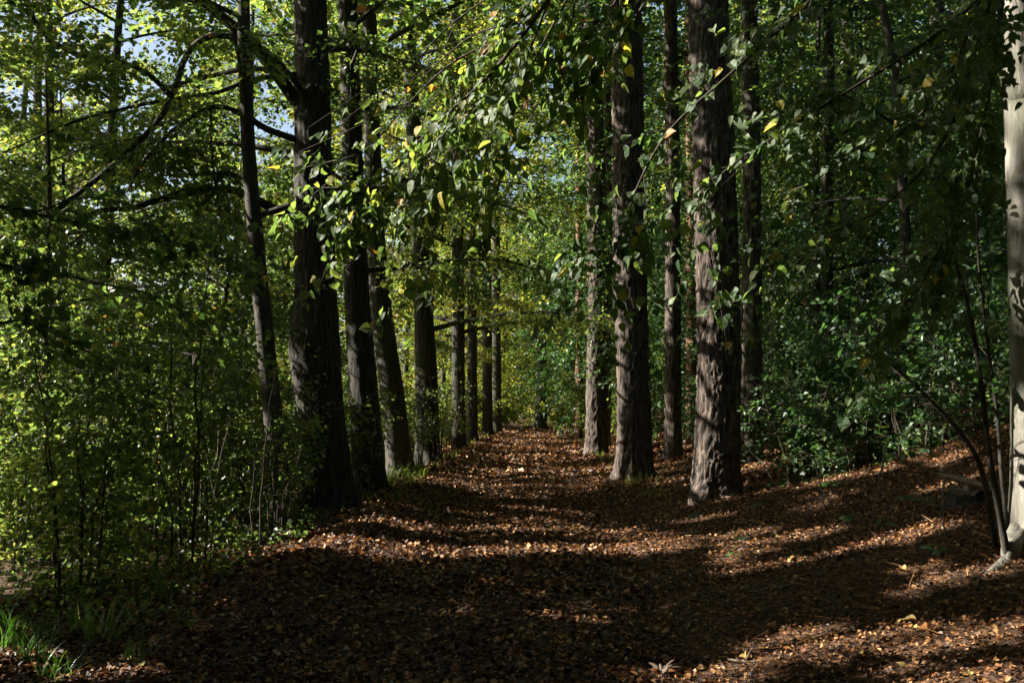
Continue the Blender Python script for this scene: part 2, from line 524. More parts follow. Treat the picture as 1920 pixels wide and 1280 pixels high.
wide_l = lambda y: np.minimum(-.62 * y, -3.0) * 0 - np.minimum(.6 * y, 4.0 + .03 * y)
wide_r = lambda y: np.minimum(.62 * y, 7.0 + .05 * y)
CURL = (LEAF_MID[0] * np.array([1, 1, 1.6]) + np.array([0, 0, .05]), LEAF_MID[1], LEAF_MID[2])
a = Acc()
litter(40000, 3.6, 8.0, wide_l, wide_r, CURL, .022, .052, a, .03)
a.build('leaf_litter', [M['dead_leaf']], None, 'stuff')
a = Acc()
litter(95000, 7.7, 22, lambda y: np.maximum(wide_l(y), .023 * y - 4.2), lambda y: np.minimum(wide_r(y), .023 * y + 5.5), LEAF_LO, .036, .068, a, .035, .5)
litter(50000, 20, 56, lambda y: .023 * y - 3.2, lambda y: .023 * y + 4.5, LEAF_LO, .06, .11, a, .05, .5)
litter(14000, 20, 60, lambda y: -.45 * y, lambda y: .5 * y, LEAF_LO, .1, .17, a, .06, .45)
a.build('leaf_litter', [M['dead_leaf']], None, 'stuff')

# single fallen leaves one can pick out in the foreground, children of the ground and the path
fl = []
for k, tm in enumerate(LEAF_HI):
    for v in (.2, .4, .55, .7, .8, .9):
        q = Acc()
        q.add(tm[0] * np.array([1, 1, 1.3]), tm[1], tm[2], 0, v)
        fl.append(q.mesh('leaf', [M['dead_leaf']]))
cnt = 0
while cnt < 290:
    y = 4.4 * (10 / 4.4) ** (rng.random() ** .9)
    x = rng.uniform(-.5 * y, .53 * y)
    if x < -3.2:
        continue
    z = float(ground_z(x, y))
    if not in_frame(np.array([[x, y, z]]), 1.0)[0]:
        continue
    o = bpy.data.objects.new('leaf', fl[rng.integers(len(fl))])
    s = rng.uniform(.04, .066)
    o.scale = (s, s, s)
    o.location = (x, y, z + .022 + rng.random() * .02)
    nn = Vector(gn(np.array([x]), np.array([y]))[0] + rng.normal(0, .3, 3))
    o.rotation_euler = nn.to_track_quat('Z', 'Y').to_euler()
    o.rotation_euler.rotate_axis('Z', rng.random() * 6.28)
    u = x - .023 * y
    o.parent = PATH if -1.7 < u < 1.2 else GROUND
    COL.objects.link(o)
    cnt += 1

# dry needles, leaf stalks and bits of twig among the leaves
n = 130000
y = 3.8 * (18 / 3.8) ** rng.random(n)
x = .023 * y + rng.uniform(-3.5, 7.5, n)
kp = in_frame(np.stack([x, y, ground_z(x, y)], -1), 1.15) & (rng.random(n) < np.where(x - .023 * y > .7, 1.0, .35) * (.55 + .6 * wob(x, y, 1.7, 1)))
x, y = x[kp], y[kp]
P = np.stack([x, y, ground_z(x, y) + .008 + rng.random(len(x)) * .03], -1)
an = rng.random(len(P)) * 6.283
Lk = rng.gamma(2.2, .02, len(P))[:, None]
d = np.stack([np.cos(an), np.sin(an), rng.normal(0, .22, len(P))], -1)
sdv = np.stack([-np.sin(an), np.cos(an), rng.normal(0, .6, len(P))], -1) * rng.uniform(.0009, .0022, len(P))[:, None] * (.6 + y / 9)[:, None]
V = np.stack([P - sdv, P + sdv, P + d * Lk + sdv * .6 + [0, 0, .003], P + d * Lk - sdv * .6 + [0, 0, .003]], 1)
a = Acc()
a.add(V.reshape(-1, 3), None, np.arange(len(P) * 4).reshape(-1, 4), 0, np.repeat(np.clip(rng.beta(1.2, 1.2, len(P)) * .85, 0, 1), 4))
a.build('twig_litter', [M['dead_leaf']], None, 'stuff')


# ------------------------------------------------------------------ foliage
def sprays(acc, P, D, L, k, tm, size, lm=0, tm_mat=1, wid=.42, droop=.3, tilt=.45, var=(.45, .22), twig=.004, laterals=2, carve=True, hang=.35, thin=True, far_tm=None):
    """leafy twigs: k leaves each, set in a drooping, roughly level layer"""
    n = len(P)
    if not n:
        return 0
    D = nrm(D)
    Z = np.array([0, 0, 1.])
    n0 = nrm(Z - D * D[:, 2:3] + rng.normal(0, .28, (n, 3)))
    Sd = nrm(np.cross(D, n0))
    n0 = np.cross(Sd, D)
    a = rng.random((n, k)) ** .75 * .95 + .05
    sg = np.where(rng.random((n, k)) < .5, -1., 1.)
    b = sg * rng.random((n, k)) ** .8 * wid * (1.15 - a * a * .8)
    Ln = L[:, None]
    Q = P[:, None] + D[:, None] * (a * Ln)[..., None] + Sd[:, None] * (b * Ln)[..., None]
    Q[..., 2] -= (droop * a * a + .25 * np.abs(b)) * Ln + rng.random((n, k)) * .03
    Q += rng.normal(0, .02, Q.shape) * (1 + Ln[..., None])
    ld = D[:, None] * .55 + Sd[:, None] * (sg * .75)[..., None] + rng.normal(0, .3, (n, k, 3))
    ld[..., 2] -= hang
    ln = n0[:, None] + rng.normal(0, tilt, (n, k, 3))
    vs = np.clip(rng.normal(var[0], var[1] * .6, (n, 1)) + rng.normal(0, var[1], (n, k)), 0, .91) + (rng.random((n, k)) < .007) * .5
    Q, ld, ln, vs = Q.reshape(-1, 3), ld.reshape(-1, 3), ln.reshape(-1, 3), np.clip(vs.ravel(), 0, 1)
    inf = in_frame(Q) if thin else np.ones(len(Q), bool)
    m = keep(Q, np.where(inf, size * .35, size * .7)) if carve else np.ones(len(Q), bool)
    m &= Q[:, 2] > ground_z(Q[:, 0], Q[:, 1]) + .03
    sz = size * rng.uniform(.65, 1.2, len(Q))
    if thin:
        out = ~inf & (rng.random(len(Q)) < .25)
        sel = m & inf
        batch(acc, tm, Q[sel], ld[sel], ln[sel], sz[sel], lm, vs[sel])
        sel = m & out
        batch(acc, LEAF_LO, Q[sel], ld[sel], ln[sel], sz[sel] * 2.6, lm, vs[sel])
    else:
        batch(acc, tm, Q[m], ld[m], ln[m], sz[m], lm, vs[m])
    # the twig and its side twigs
    mk = in_frame(P, 1.1)
    if twig and mk.any():
        P2, D2, L2, S2 = P[mk], D[mk], L[mk][:, None], Sd[mk]
        E = P2 + D2 * L2 * .9
        E[:, 2] -= droop * .7 * L2[:, 0]
        ok_ = keep(P2 + (E - P2) * .5) if carve else np.ones(len(P2), bool)
        P2, E, D2, L2, S2 = P2[ok_], E[ok_], D2[ok_], L2[ok_], S2[ok_]
        twigs(acc, P2, E, twig, tm_mat)
        for q in range(laterals):
            f = rng.uniform(.2, .7, (len(P2), 1))
            A_ = P2 + (E - P2) * f
            s = 1 if q % 2 else -1
            B_ = A_ + (D2 * .4 + s * S2 * .8) * L2 * wid
            B_[:, 2] -= .1 * L2[:, 0]
            twigs(acc, A_, B_, twig * .6, tm_mat)
    return len(Q)


def along(P, n, t0=.25):
    """n random points on a polyline with tangents"""
    s = np.concatenate([[0], np.cumsum(np.linalg.norm(np.diff(P, axis=0), axis=1))])
    t = (t0 + (1 - t0) * rng.random(n) ** .85) * s[-1]
    i = np.clip(np.searchsorted(s, t) - 1, 0, len(P) - 2)
    f = ((t - s[i]) / np.maximum(s[i + 1] - s[i], 1e-6))[:, None]
    return P[i] + (P[i + 1] - P[i]) * f, nrm(P[i + 1] - P[i])


def side_dirs(T, spread=(.5, 1.25), up=.1):
    a = rng.uniform(*spread, len(T)) * np.where(rng.random(len(T)) < .5, -1, 1)
    c, s = np.cos(a), np.sin(a)
    D = np.stack([T[:, 0] * c - T[:, 1] * s, T[:, 0] * s + T[:, 1] * c, T[:, 2] * .6 + rng.normal(up, .25, len(T))], -1)
    return nrm(D)


def bark_disp(kind, amp, r0):
    def f(a, s, R):
        out = np.zeros((len(s), len(a)))
        flare = np.exp(-np.maximum(s - .3, 0) / .24)
        ph = rng.random(4) * 6.28
        out += R[:, None] * flare[:, None] * (.2 + .17 * np.sin(3 * a + ph[0])[None] + .14 * np.sin(5 * a + ph[1])[None] + .05 * np.sin(9 * a + ph[2])[None])
        ox = rng.random() * 50
        if kind == 'none':
            return out
        for i, sv in enumerate(s):
            r = R[i]
            for j, av in enumerate(a):
                x, y = math.cos(av) * r, math.sin(av) * r
                if kind == 'pine':
                    wv = .12 * noise.noise((x * 3 + ox, y * 3, sv * 2.2))
                    d, _ = noise.voronoi(((x + wv) * 22 + ox, (y - wv) * 22, sv * 2.0 + wv * 5))
                    e = min((d[1] - d[0]) / .42, 1.0)
                    out[i, j] += amp * (e * (2 - e) - .5) + amp * .5 * noise.noise((x * 40, y * 40, sv * 14))
                elif kind == 'linden':
                    n_ = 1 - abs(noise.noise((x * 17 + ox + .8 * noise.noise((x * 4, y * 4, sv * 3)), y * 17, sv * 2.3)))
                    out[i, j] += amp * (n_ * n_ - .6) + amp * .35 * noise.noise((x * 45, y * 45, sv * 9))
                else:
                    out[i, j] += amp * noise.noise((x * 5 + ox, y * 5, sv * 1.4)) + amp * .25 * noise.noise((x * 22, y * 22, sv * 12))
        return out
    return f


def trunk_points(spec, Y, H, base=None):
    """spec: (px, py, width in px) from the top of the picture down to the foot; returns world points from below the ground up to height H"""
    pts, rad = [], []
    for px, py, wd in reversed(spec):
        pts.append(at(px, py, Y))
        rad.append(wd / FPX * Y / 2)
    pts, rad = np.array(pts), np.array(rad)
    foot = pts[0].copy()
    foot[2] = float(ground_z(foot[0], foot[1]))
    if pts[0][2] - foot[2] > .25:
        pts, rad = np.vstack([foot, pts]), np.concatenate([[rad[0] * 1.08], rad])
    else:
        pts[0] = foot
    low = foot - np.array([0, 0, .3])
    pts, rad = np.vstack([low, pts]), np.concatenate([[rad[0]], rad])
    top = pts[-1]
    if H > top[2] + 1:
        d = nrm((pts[-1] - pts[-2])[None])[0]
        d = np.array([d[0] * .6, d[1] * .6, max(d[2], .5)])
        q1 = top + d / d[2] * (H - top[2]) * .5 + np.array([rng.normal(0, .15), rng.normal(0, .15), 0])
        q2 = q1 + np.array([rng.normal(0, .3), rng.normal(0, .3), (H - q1[2])])
        pts, rad = np.vstack([pts, q1, q2]), np.concatenate([rad, [rad[-1] * .6, rad[-1] * .12]])
    return pts, rad, foot


def make_tree(name, label, group, pts, rad, foot, bark, leafm, *, limbs=(), z0=3.0, nb=14, blen=3.5, bel=.25, nspray=300, k=26, leaf=.08, tm=LEAF_LO, spray=.8, var=(.45, .2), seg=10, step=.4, disp=None, fine=None, top_narrow=.35, cat='tree', shared=(), up=.1, side=None, twig=.004):
    reseed(*foot)
    root = thing(name, foot, label, cat, group)
    a = Acc()
    H = pts[-1][2]
    if fine is None:
        P, R = catmull(pts, rad, step)
    else:
        P, R = catmull(pts, rad, [fine if pts[i][2] < foot[2] + fine_top(foot[1]) else .5 for i in range(len(pts) - 1)])
    tube(a, P, R, seg, 0, disp)
    a.build('trunk', [bark], root)
    acc = Acc()
    polys = []
    for lp, lr in limbs:
        p, r = catmull(lp, lr, .15)
        b = Acc()
        tube(b, p, r, 8)
        b.build('branch', [bark], root)
        polys.append((p, 1.0))
    hz = np.linspace(max(z0, foot[2] + .5), H - .5, nb) + rng.normal(0, .25, nb) if nb else []
    for q, z in enumerate(hz):
        i = int(np.argmin(np.abs(P[:, 2] - z)))
        az = (q * 2.4 + rng.normal(0, .4)) if side is None else (side + rng.normal(0, .9))
        f = (z - z0) / max(H - z0, .1)
        L = blen * max(1 - f, .02) ** .6 * rng.uniform(.75, 1.15) + .5 if f > top_narrow else blen * rng.uniform(.75, 1.15)
        e = bel + .5 * f
        d = np.array([math.cos(az) * math.cos(e), math.sin(az) * math.cos(e), math.sin(e)])
        t = np.linspace(0, 1, 7)[:, None]
        sd = np.array([-d[1], d[0], 0]) * rng.normal(0, .18)
        p = P[i] + d * L * t + sd * L * t ** 2 + np.array([0, 0, -.22 * L]) * t ** 2.2 + rng.normal(0, .03, (7, 3)) * L * .3 * t
        r0 = min(R[i] * .45, .012 + .012 * L)
        r = r0 * (1 - .85 * t[:, 0])
        if in_frame(p, 1.1).any():
            b = Acc()
            tube(b, p, r, 5)
            b.build('branch', [bark], root)
        polys.append((p, L / blen))
    tot = sum(wt for _, wt in polys) or 1
    SPs, Ds = [], []
    for p, wt in polys:
        n = max(2, int(nspray * wt / tot))
        q, T = along(p, n, .18)
        SPs.append(q)
        Ds.append(side_dirs(T, up=up))
        SPs.append(p[-1:])
        Ds.append(nrm(p[-1:] - p[-2:-1]))
    if SPs and nspray:
        SPs, Ds = np.vstack(SPs), np.vstack(Ds)
        sprays(acc, SPs, Ds, spray * rng.uniform(.6, 1.25, len(SPs)), k, tm, leaf, var=var, twig=twig)
        acc.build('crown', [leafm, M['twig']], root)
    for kind, lm_, z, sx, sz in shared:
        i = int(np.argmin(np.abs(P[:, 2] - z)))
        add_crown(root, kind, lm_, (P[i][0], P[i][1], z), (sx, sx, sz))
    return root


PROTO = {}


def proto(kind, leafm):
    """a leafy crown shape used by several trees: kind = fine, mid, big"""
    key = (kind, leafm)
    if key not in PROTO:
        PROTO[key] = []
        n, leaf, spray, tw = {'fine': (460, .10, .8, .004), 'mid': (360, .17, 1.1, .006), 'big': (300, .24, 1.4, .008)}[kind]
        for _ in range(3):
            q = nrm(rng.normal(0, 1, (n, 3))) * (rng.random((n, 1)) ** .45)
            q *= 1 + .22 * wob(q[:, 0] * 3, q[:, 1] * 3 + q[:, 2] * 2, 1.2, rng.random() * 9)[:, None]
            q *= np.array([3.4, 3.4, 4.6])
            d = nrm(np.stack([q[:, 0], q[:, 1], .2 * q[:, 2] + rng.normal(0, .8, n)], -1) + rng.normal(0, .5, (n, 3)))
            acc = Acc()
            sprays(acc, q + [0, 0, 500], d, spray * rng.uniform(.6, 1.25, n), 24, LEAF_LO, leaf, var=(.5, .2), carve=False, thin=False, twig=0)
            acc.v = [v - np.array([0, 0, 500], np.float32) for v in acc.v]
            PROTO[key].append(acc.mesh('crown', [M[leafm], M['twig']]))
    return PROTO[key]


def add_crown(root, kind, leafm, c, sc):
    ms = proto(kind, leafm)
    o = bpy.data.objects.new('crown', ms[rng.integers(len(ms))])
    o.parent = root
    o.location = Vector(c) - root.location
    o.rotation_euler = (0, 0, rng.random() * 6.28)
    o.scale = Vector(sc)
    COL.objects.link(o)


def fine_top(Y):
    return H_CAM + Y * .45 + .4


def auto_trunk(x, y, H, r, lean=.03, base=.3):
    reseed(x, y, H)
    z = float(ground_z(x, y))
    n = 6
    t = np.linspace(0, 1, n)
    lx, ly = rng.normal(0, lean, 2) * H
    P = np.stack([x + lx * t ** 1.3 + rng.normal(0, .05, n) * t, y + ly * t ** 1.3 + rng.normal(0, .05, n) * t, z + H * t], -1)
    P = np.vstack([P[0] - [0, 0, .3], P])
    R = np.concatenate([[r], r * (1 - .92 * t ** 1.15)])
    return P, R, P[1]


def pl(points, r0, r1):
    P = np.array([at(*p) for p in points])
    return P, np.linspace(r0, r1, len(P))


# ---- the row on the left of the path
p = trunk_points([(582, 0, 60), (586, 200, 66), (588, 400, 72), (592, 560, 78), (590, 655, 96), (600, 760, 84), (612, 900, 92), (614, 942, 100)], 14.4, 19)
limbs = [pl([(556, 190, 14.35), (505, 120, 13.76), (470, 80, 13.12), (420, 35, 12.59), (370, -5, 11.95), (290, -70, 11.20)], .1, .045),
         pl([(552, 412, 14.35), (500, 385, 13.97), (430, 355, 13.33), (330, 366, 12.69), (250, 388, 12.05), (160, 400, 11.41), (60, 445, 10.88)], .075, .015),
         pl([(556, 262, 14.35), (500, 242, 13.87), (455, 215, 13.44), (400, 200, 13.01), (330, 240, 12.59), (270, 300, 12.16), (238, 360, 11.84)], .055, .012),
         pl([(470, 80, 13.12), (400, 66, 12.80), (352, 100, 12.59), (328, 165, 12.37), (292, 232, 12.05), (200, 320, 11.63), (95, 402, 11.20)], .045, .03),
         pl([(320, 180, 12.32), (280, 140, 12.16), (225, 116, 11.95), (150, 104, 11.73), (80, 62, 11.52), (40, -15, 11.31)], .035, .025),
         pl([(560, 140, 14.35), (480, 148, 13.87), (400, 175, 13.55), (300, 190, 13.12), (150, 225, 12.59), (10, 285, 11.95)], .045, .012),
         pl([(395, 200, 13.01), (398, 290, 12.80), (412, 400, 12.59), (440, 510, 12.37)], .018, .008),
         pl([(450, 130, 14.29), (300, 170, 14.93), (150, 250, 15.47), (0, 300, 16.00)], .04, .012)]
make_tree('linden_tree', 'biggest trunk left of the path, swollen at chest height, with low limbs reaching left', None, *p, M['linden_bark'], M['linden_leaf'], limbs=limbs, shared=[('mid', 'linden_leaf', 12.5, 1.3, 1.0)], z0=4.6, nb=20, blen=4.2, nspray=900, k=24, leaf=.075, tm=LEAF_MID, spray=.75, seg=72, disp=bark_disp('linden', .03, .3), fine=.055, var=(.5, .2))
p = trunk_points([(456, -10, 24), (460, 120, 25), (466, 280, 26), (480, 450, 30), (496, 620, 33), (512, 780, 36), (528, 935, 42)], 12.2, 14)
make_tree('slender_tree', 'slim leaning grey trunk left of the swollen linden trunk', None, *p, M['grey_bark'], M['linden_leaf'], z0=3.6, nb=16, blen=2.6, nspray=300, k=22, leaf=.07, tm=LEAF_MID, spray=.6, seg=28, disp=bark_disp('smooth', .006, .1), fine=.07)
p = trunk_points([(652, -10, 36), (658, 200, 38), (664, 420, 42), (672, 600, 48), (684, 760, 54), (694, 914, 60)], 16.5, 18)
make_tree('linden_tree', 'dark trunk just right of the swollen linden, stick leaning on its foot', None, *p, M['linden_bark'], M['linden_leaf'], z0=3.8, nb=18, blen=4.0, nspray=620, k=24, leaf=.08, spray=.8, seg=48, disp=bark_disp('linden', .018, .3), fine=.07)
p = trunk_points([(690, -10, 28), (696, 200, 30), (703, 420, 34), (714, 580, 40), (734, 730, 44), (752, 886, 50)], 20, 18)
make_tree('linden_tree', 'trunk leaning left with tall grass at its foot, third in the left row', None, *p, M['grey_bark'], M['linden_leaf'], shared=[('mid', 'linden_leaf', 12.5, 1.3, 1.0)], z0=4.0, nb=18, blen=4.2, nspray=620, k=24, leaf=.085, spray=.85, seg=40, disp=bark_disp('linden', .016, .3), fine=.09)
p = trunk_points([(762, -10, 26), (770, 150, 28), (784, 400, 30), (793, 560, 34), (799, 700, 42), (803, 862, 46)], 24, 18)
make_tree('linden_tree', 'dark trunk wrapped in young shoots, fourth in the left row', None, *p, M['linden_bark'], M['linden_leaf'], z0=3.2, nb=18, blen=4.4, nspray=620, k=24, leaf=.09, spray=.9, seg=36, disp=bark_disp('linden', .016, .3), fine=.11, var=(.6, .2))
for px, Y, wd, lab in ((858, 30, 24, 'fifth trunk of the left row, half hidden behind shoots'), (884, 35, 18, 'sixth trunk of the left row, slimmer and set among leaves'), (912, 41, 18, 'seventh trunk of the left row, where the path narrows'), (930, 47, 16, 'farthest trunk of the left row beside the end of the path')):
    p = trunk_points([(px - 4, 0, wd * .8), (px, 400, wd * .9), (px + 2, 820, wd * 1.1)], Y, 17 + rng.random() * 3)
    make_tree('linden_tree', lab, None, *p, M['linden_bark'], M['autumn_leaf'], shared=[('mid', 'autumn_leaf', 12, 1.2, .8)] if Y < 34 else [], z0=3.4, side=None if Y < 33 else math.pi, nb=22, blen=4.6 if Y < 33 else 3.4, nspray=520, k=24, leaf=.125, spray=1.0, seg=20, disp=bark_disp('linden', .015, .3), step=.25, var=(.6, .2))

# ---- the row on the right
p = trunk_points([(1329, -10, 72), (1335, 200, 74), (1342, 400, 76), (1347, 600, 77), (1347, 760, 78), (1341, 938, 84)], 13.3, 21)
make_tree('pine_tree', 'thickest furrowed pine trunk right of the path, sunlit on its left flank', None, *p, M['pine_bark'], M['needle'], shared=[('mid', 'shade_leaf', 15, 1.35, 1.0)], z0=11, nb=12, blen=2.5, nspray=200, k=24, leaf=.1, seg=88, disp=bark_disp('pine', .036, .4), fine=.035)
p = trunk_points([(1174, -10, 56), (1177, 200, 58), (1181, 500, 60), (1187, 700, 58), (1191, 890, 66)], 18, 21)
make_tree('pine_tree', 'second furrowed pine of the right row, dark on its right half', None, *p, M['pine_bark'], M['needle'], shared=[('mid', 'shade_leaf', 15, 1.35, 1.0)], z0=11, nb=12, blen=2.5, nspray=200, k=24, leaf=.1, seg=64, disp=bark_disp('pine', .036, .4), fine=.05)
p = trunk_points([(1108, -10, 26), (1115, 200, 30), (1121, 500, 34), (1119, 700, 36), (1118, 842, 40)], 27, 21)
make_tree('pine_tree', 'third pine of the right row, pale sunlit bark and grass round its foot', None, *p, M['pine_bark'], M['needle'], shared=[('mid', 'shade_leaf', 15, 1.4, 1.0)], z0=11, nb=12, blen=2.5, nspray=200, k=24, leaf=.12, seg=48, disp=bark_disp('pine', .05, .4), fine=.08)
for px, Y, wd, bk, lab in ((1136, 29.5, 17, 'pine_bark', 'dark slim pine standing close behind the third pine'), (1086, 38, 13, 'red_bark', 'slim reddish pine left of the third pine, farther along'), (1104, 44, 11, 'red_bark', 'thin reddish pine seen left of the third pine high up'), (1262, 21, 28, 'pine_bark', 'pine between the second and the thickest pine'), (1296, 25, 19, 'red_bark', 'reddish pine showing at the left edge of the thickest pine'),
                           (1410, 17.5, 34, 'pine_bark', 'straight pine just right of the thickest pine'), (1455, 26, 25, 'grey_bark', 'grey trunk two places right of the thickest pine'), (1577, 23, 25, 'grey_bark', 'dark straight trunk in the middle of the right wood'), (1634, 27, 22, 'red_bark', 'red-barked pine top in the middle of the right wood'), (1760, 22, 28, 'grey_bark', 'dark trunk next to the pale edge tree, deep in shade'), (1822, 27, 15, 'red_bark', 'slim brownish trunk left of the pale edge tree'), (1548, 19, 20, 'grey_bark', 'slim dark trunk leaning into the right thicket')):
    ln = rng.normal(0, 6)
    p = trunk_points([(px - 4 + ln, -10, wd * .85), (px + ln * .5, 350, wd * .95), (px, 800, wd * 1.1)], Y, 19 + rng.random() * 3)
    make_tree('pine_tree' if bk != 'grey_bark' else 'oak_tree', lab, None, *p, M[bk], M['needle'] if bk != 'grey_bark' else M['shade_leaf'], shared=[('fine', 'linden_leaf', 7.5, .9, .9)] if bk == 'grey_bark' else [], z0=9 if bk != 'grey_bark' else 4, nb=14, blen=2.6, nspray=120 if bk != 'grey_bark' else 60, k=24, leaf=.12, seg=26 if Y < 24 else 16, disp=bark_disp('pine', .03, .3), fine=.14)
p = trunk_points([(1652, -10, 15), (1676, 120, 16), (1688, 280, 18), (1700, 470, 19), (1712, 720, 20)], 14, 9)
make_tree('slender_tree', 'thin bowed stem crossing the right wood in front of the pines', None, *p, M['grey_bark'], M['shade_leaf'], z0=3.5, nb=10, blen=2, nspray=120, k=22, leaf=.075, tm=LEAF_MID, seg=14, step=.15)

# ---- the pale tree at the right edge with the near bough
p = trunk_points([(1908, -10, 74), (1920, 200, 70), (1927, 400, 71), (1931, 620, 73), (1935, 850, 76), (1936, 990, 80), (1935, 1046, 86)], 6.3, 15)
EDGE = make_tree('pale_barked_tree', 'smooth pale trunk at the right edge dappled with leaf shadows', None, *p, M['beech_bark'], M['shade_leaf'], z0=5.5, nb=16, blen=3.2, nspray=400, k=24, leaf=.08, seg=48, disp=bark_disp('smooth', .012, .13), fine=.05)
edge_foot = p[2]
for rts in (((1908, 990, 6.25), (1890, 1034, 6.14), (1868, 1056, 6.06), (1846, 1074, 6.0)),):
    b = Acc()
    rp, rr = catmull([at(*q) for q in rts], [.05, .05, .032, .012], .03)
    rp[:, 2] = np.where(np.arange(len(rp)) > len(rp) * .35, ground_z(rp[:, 0], rp[:, 1]) - rr * .2, rp[:, 2])
    tube(b, rp, rr, 12, 0, lambda a_, s_, R_: R_[:, None] * (.18 * np.sin(3 * a_ + 4 * s_[:, None]) + .12 * np.sin(7 * a_[None] + 20 * s_[:, None])))
    b.build('root', [M['beech_bark']], EDGE)

HI_MESH = []
for tmv in LEAF_HI:
    for v in (.1, .25, .4, .5, .6, .7, .8, .88):
        q = Acc()
        q.add(tmv[0], tmv[1], tmv[2], 0, v, True)
        HI_MESH.append(q.mesh('leaf', [M['near_leaf']]))
YEL = []
for tmv in LEAF_HI[:3]:
    for v in (.96, .985, 1.0):
        q = Acc()
        q.add(tmv[0], tmv[1], tmv[2], 0, v, True)
        YEL.append(q.mesh('leaf', [M['near_leaf']]))


def bough(root, polys, per_m, size, limit=295, rest_name='foliage', face=None, var=(.45, .2), spread=.16):
    """near branches whose leaves are built one by one"""
    reseed(len(polys), per_m)
    left = limit
    rest = Acc()
    for P0, r0, r1 in polys:
        P, R = catmull(P0, np.linspace(r0, r1, len(P0)), .08)
        b = Acc()
        tube(b, P, R, 6)
        # side twigs
        L = np.linalg.norm(np.diff(P, axis=0), axis=1).sum()
        nt_ = int(L * 7)
        q, T = along(P, nt_, .06)
        D = nrm(T * 1.0 + rng.normal(0, .4, T.shape) + [-.12, 0, .12])
        ln = rng.uniform(.25, .8, nt_)
        E = q + D * ln[:, None]
        E[:, 2] -= ln * rng.uniform(-.08, .2, nt_)
        twigs(b, q, E, .0026, 0)
        bo = b.build('branch', [M['twig']], root)
        n = int(L * per_m * 1.1)
        i = rng.integers(0, nt_, n)
        f = rng.random(n)[:, None] ** .8
        pos = q[i] + (E[i] - q[i]) * f + rng.normal(0, .03, (n, 3))
        onb = rng.random(n) < .1
        qb, _ = along(P, n, .1)
        pos[onb] = qb[onb]
        D_ = nrm(E[i] - q[i])
        side = np.cross(D_, np.array([0, 0, 1.]))
        d = D_ * .5 + side * rng.choice([-1, 1], n)[:, None] * .6 + rng.normal(0, .3, (n, 3))
        d[:, 2] -= .36
        nn = np.stack([-.55 + rng.normal(0, .4, n), -.6 + rng.normal(0, .4, n), .5 + rng.normal(0, .35, n)], -1)
        d, nn = nrm(d), nrm(nn)
        sz = size * rng.uniform(.5, 1.1, n)
        ok = keep(pos)
        vis = in_frame(pos, 1.0)
        for m_ in np.nonzero(ok)[0]:
            if left > 0 and vis[m_] and rng.random() < .55:
                y = d[m_]
                z = nrm((nn[m_] - y * (nn[m_] @ y))[None])[0]
                x = np.cross(y, z)
                o = bpy.data.objects.new('leaf', YEL[rng.integers(len(YEL))] if rng.random() < .008 else HI_MESH[rng.integers(len(HI_MESH))])
                from mathutils import Matrix
                mt = Matrix(((x[0], y[0], z[0]), (x[1], y[1], z[1]), (x[2], y[2], z[2]))).to_4x4()
                o.parent = bo
                o.location = Vector(pos[m_])
                o.rotation_euler = mt.to_euler()
                o.scale = (sz[m_] * rng.uniform(.68, 1.08), sz[m_], sz[m_])
                COL.objects.link(o)
                left -= 1
            else:
                batch(rest, LEAF_HI[m_ % 5], pos[m_:m_ + 1], d[m_:m_ + 1], nn[m_:m_ + 1], sz[m_:m_ + 1], 0, np.clip(rng.normal(*var), 0, 1) if rng.random() > .012 else .96)
    o = rest.build(rest_name, [M['near_leaf']], root)
    o['kind'] = 'stuff'


A3 = lambda *q: np.array([at(*p) for p in q])
bough(EDGE, [(A3((1882, -40, 6.25), (1750, 70, 5.7), (1600, 165, 5.4), (1480, 240, 5.2), (1360, 320, 5), (1300, 400, 5)), .013, .004),
             (A3((1900, -160, 6.25), (1840, 60, 5.9), (1770, 260, 5.7), (1660, 385, 5.5), (1540, 450, 5.3), (1440, 560, 5.2)), .012, .003),
             (A3((1882, -120, 6.25), (1620, -70, 5.6), (1480, 40, 5.3), (1380, 130, 5.1), (1260, 240, 5), (1200, 340, 4.95), (1160, 450, 4.9), (1120, 570, 4.9)), .013, .003),
             (A3((1905, -200, 6.25), (1860, 150, 5.8), (1800, 400, 5.7), (1720, 540, 5.6), (1630, 650, 5.5)), .011, .003),
             (A3((1890, -180, 6.25), (1800, 100, 5.6), (1700, 240, 5.3), (1580, 300, 5.1), (1460, 400, 5)), .012, .003),
             (A3((1900, -150, 6.25), (1850, 200, 5.6), (1790, 400, 5.5), (1700, 590, 5.2)), .009, .003)], 135, .066)

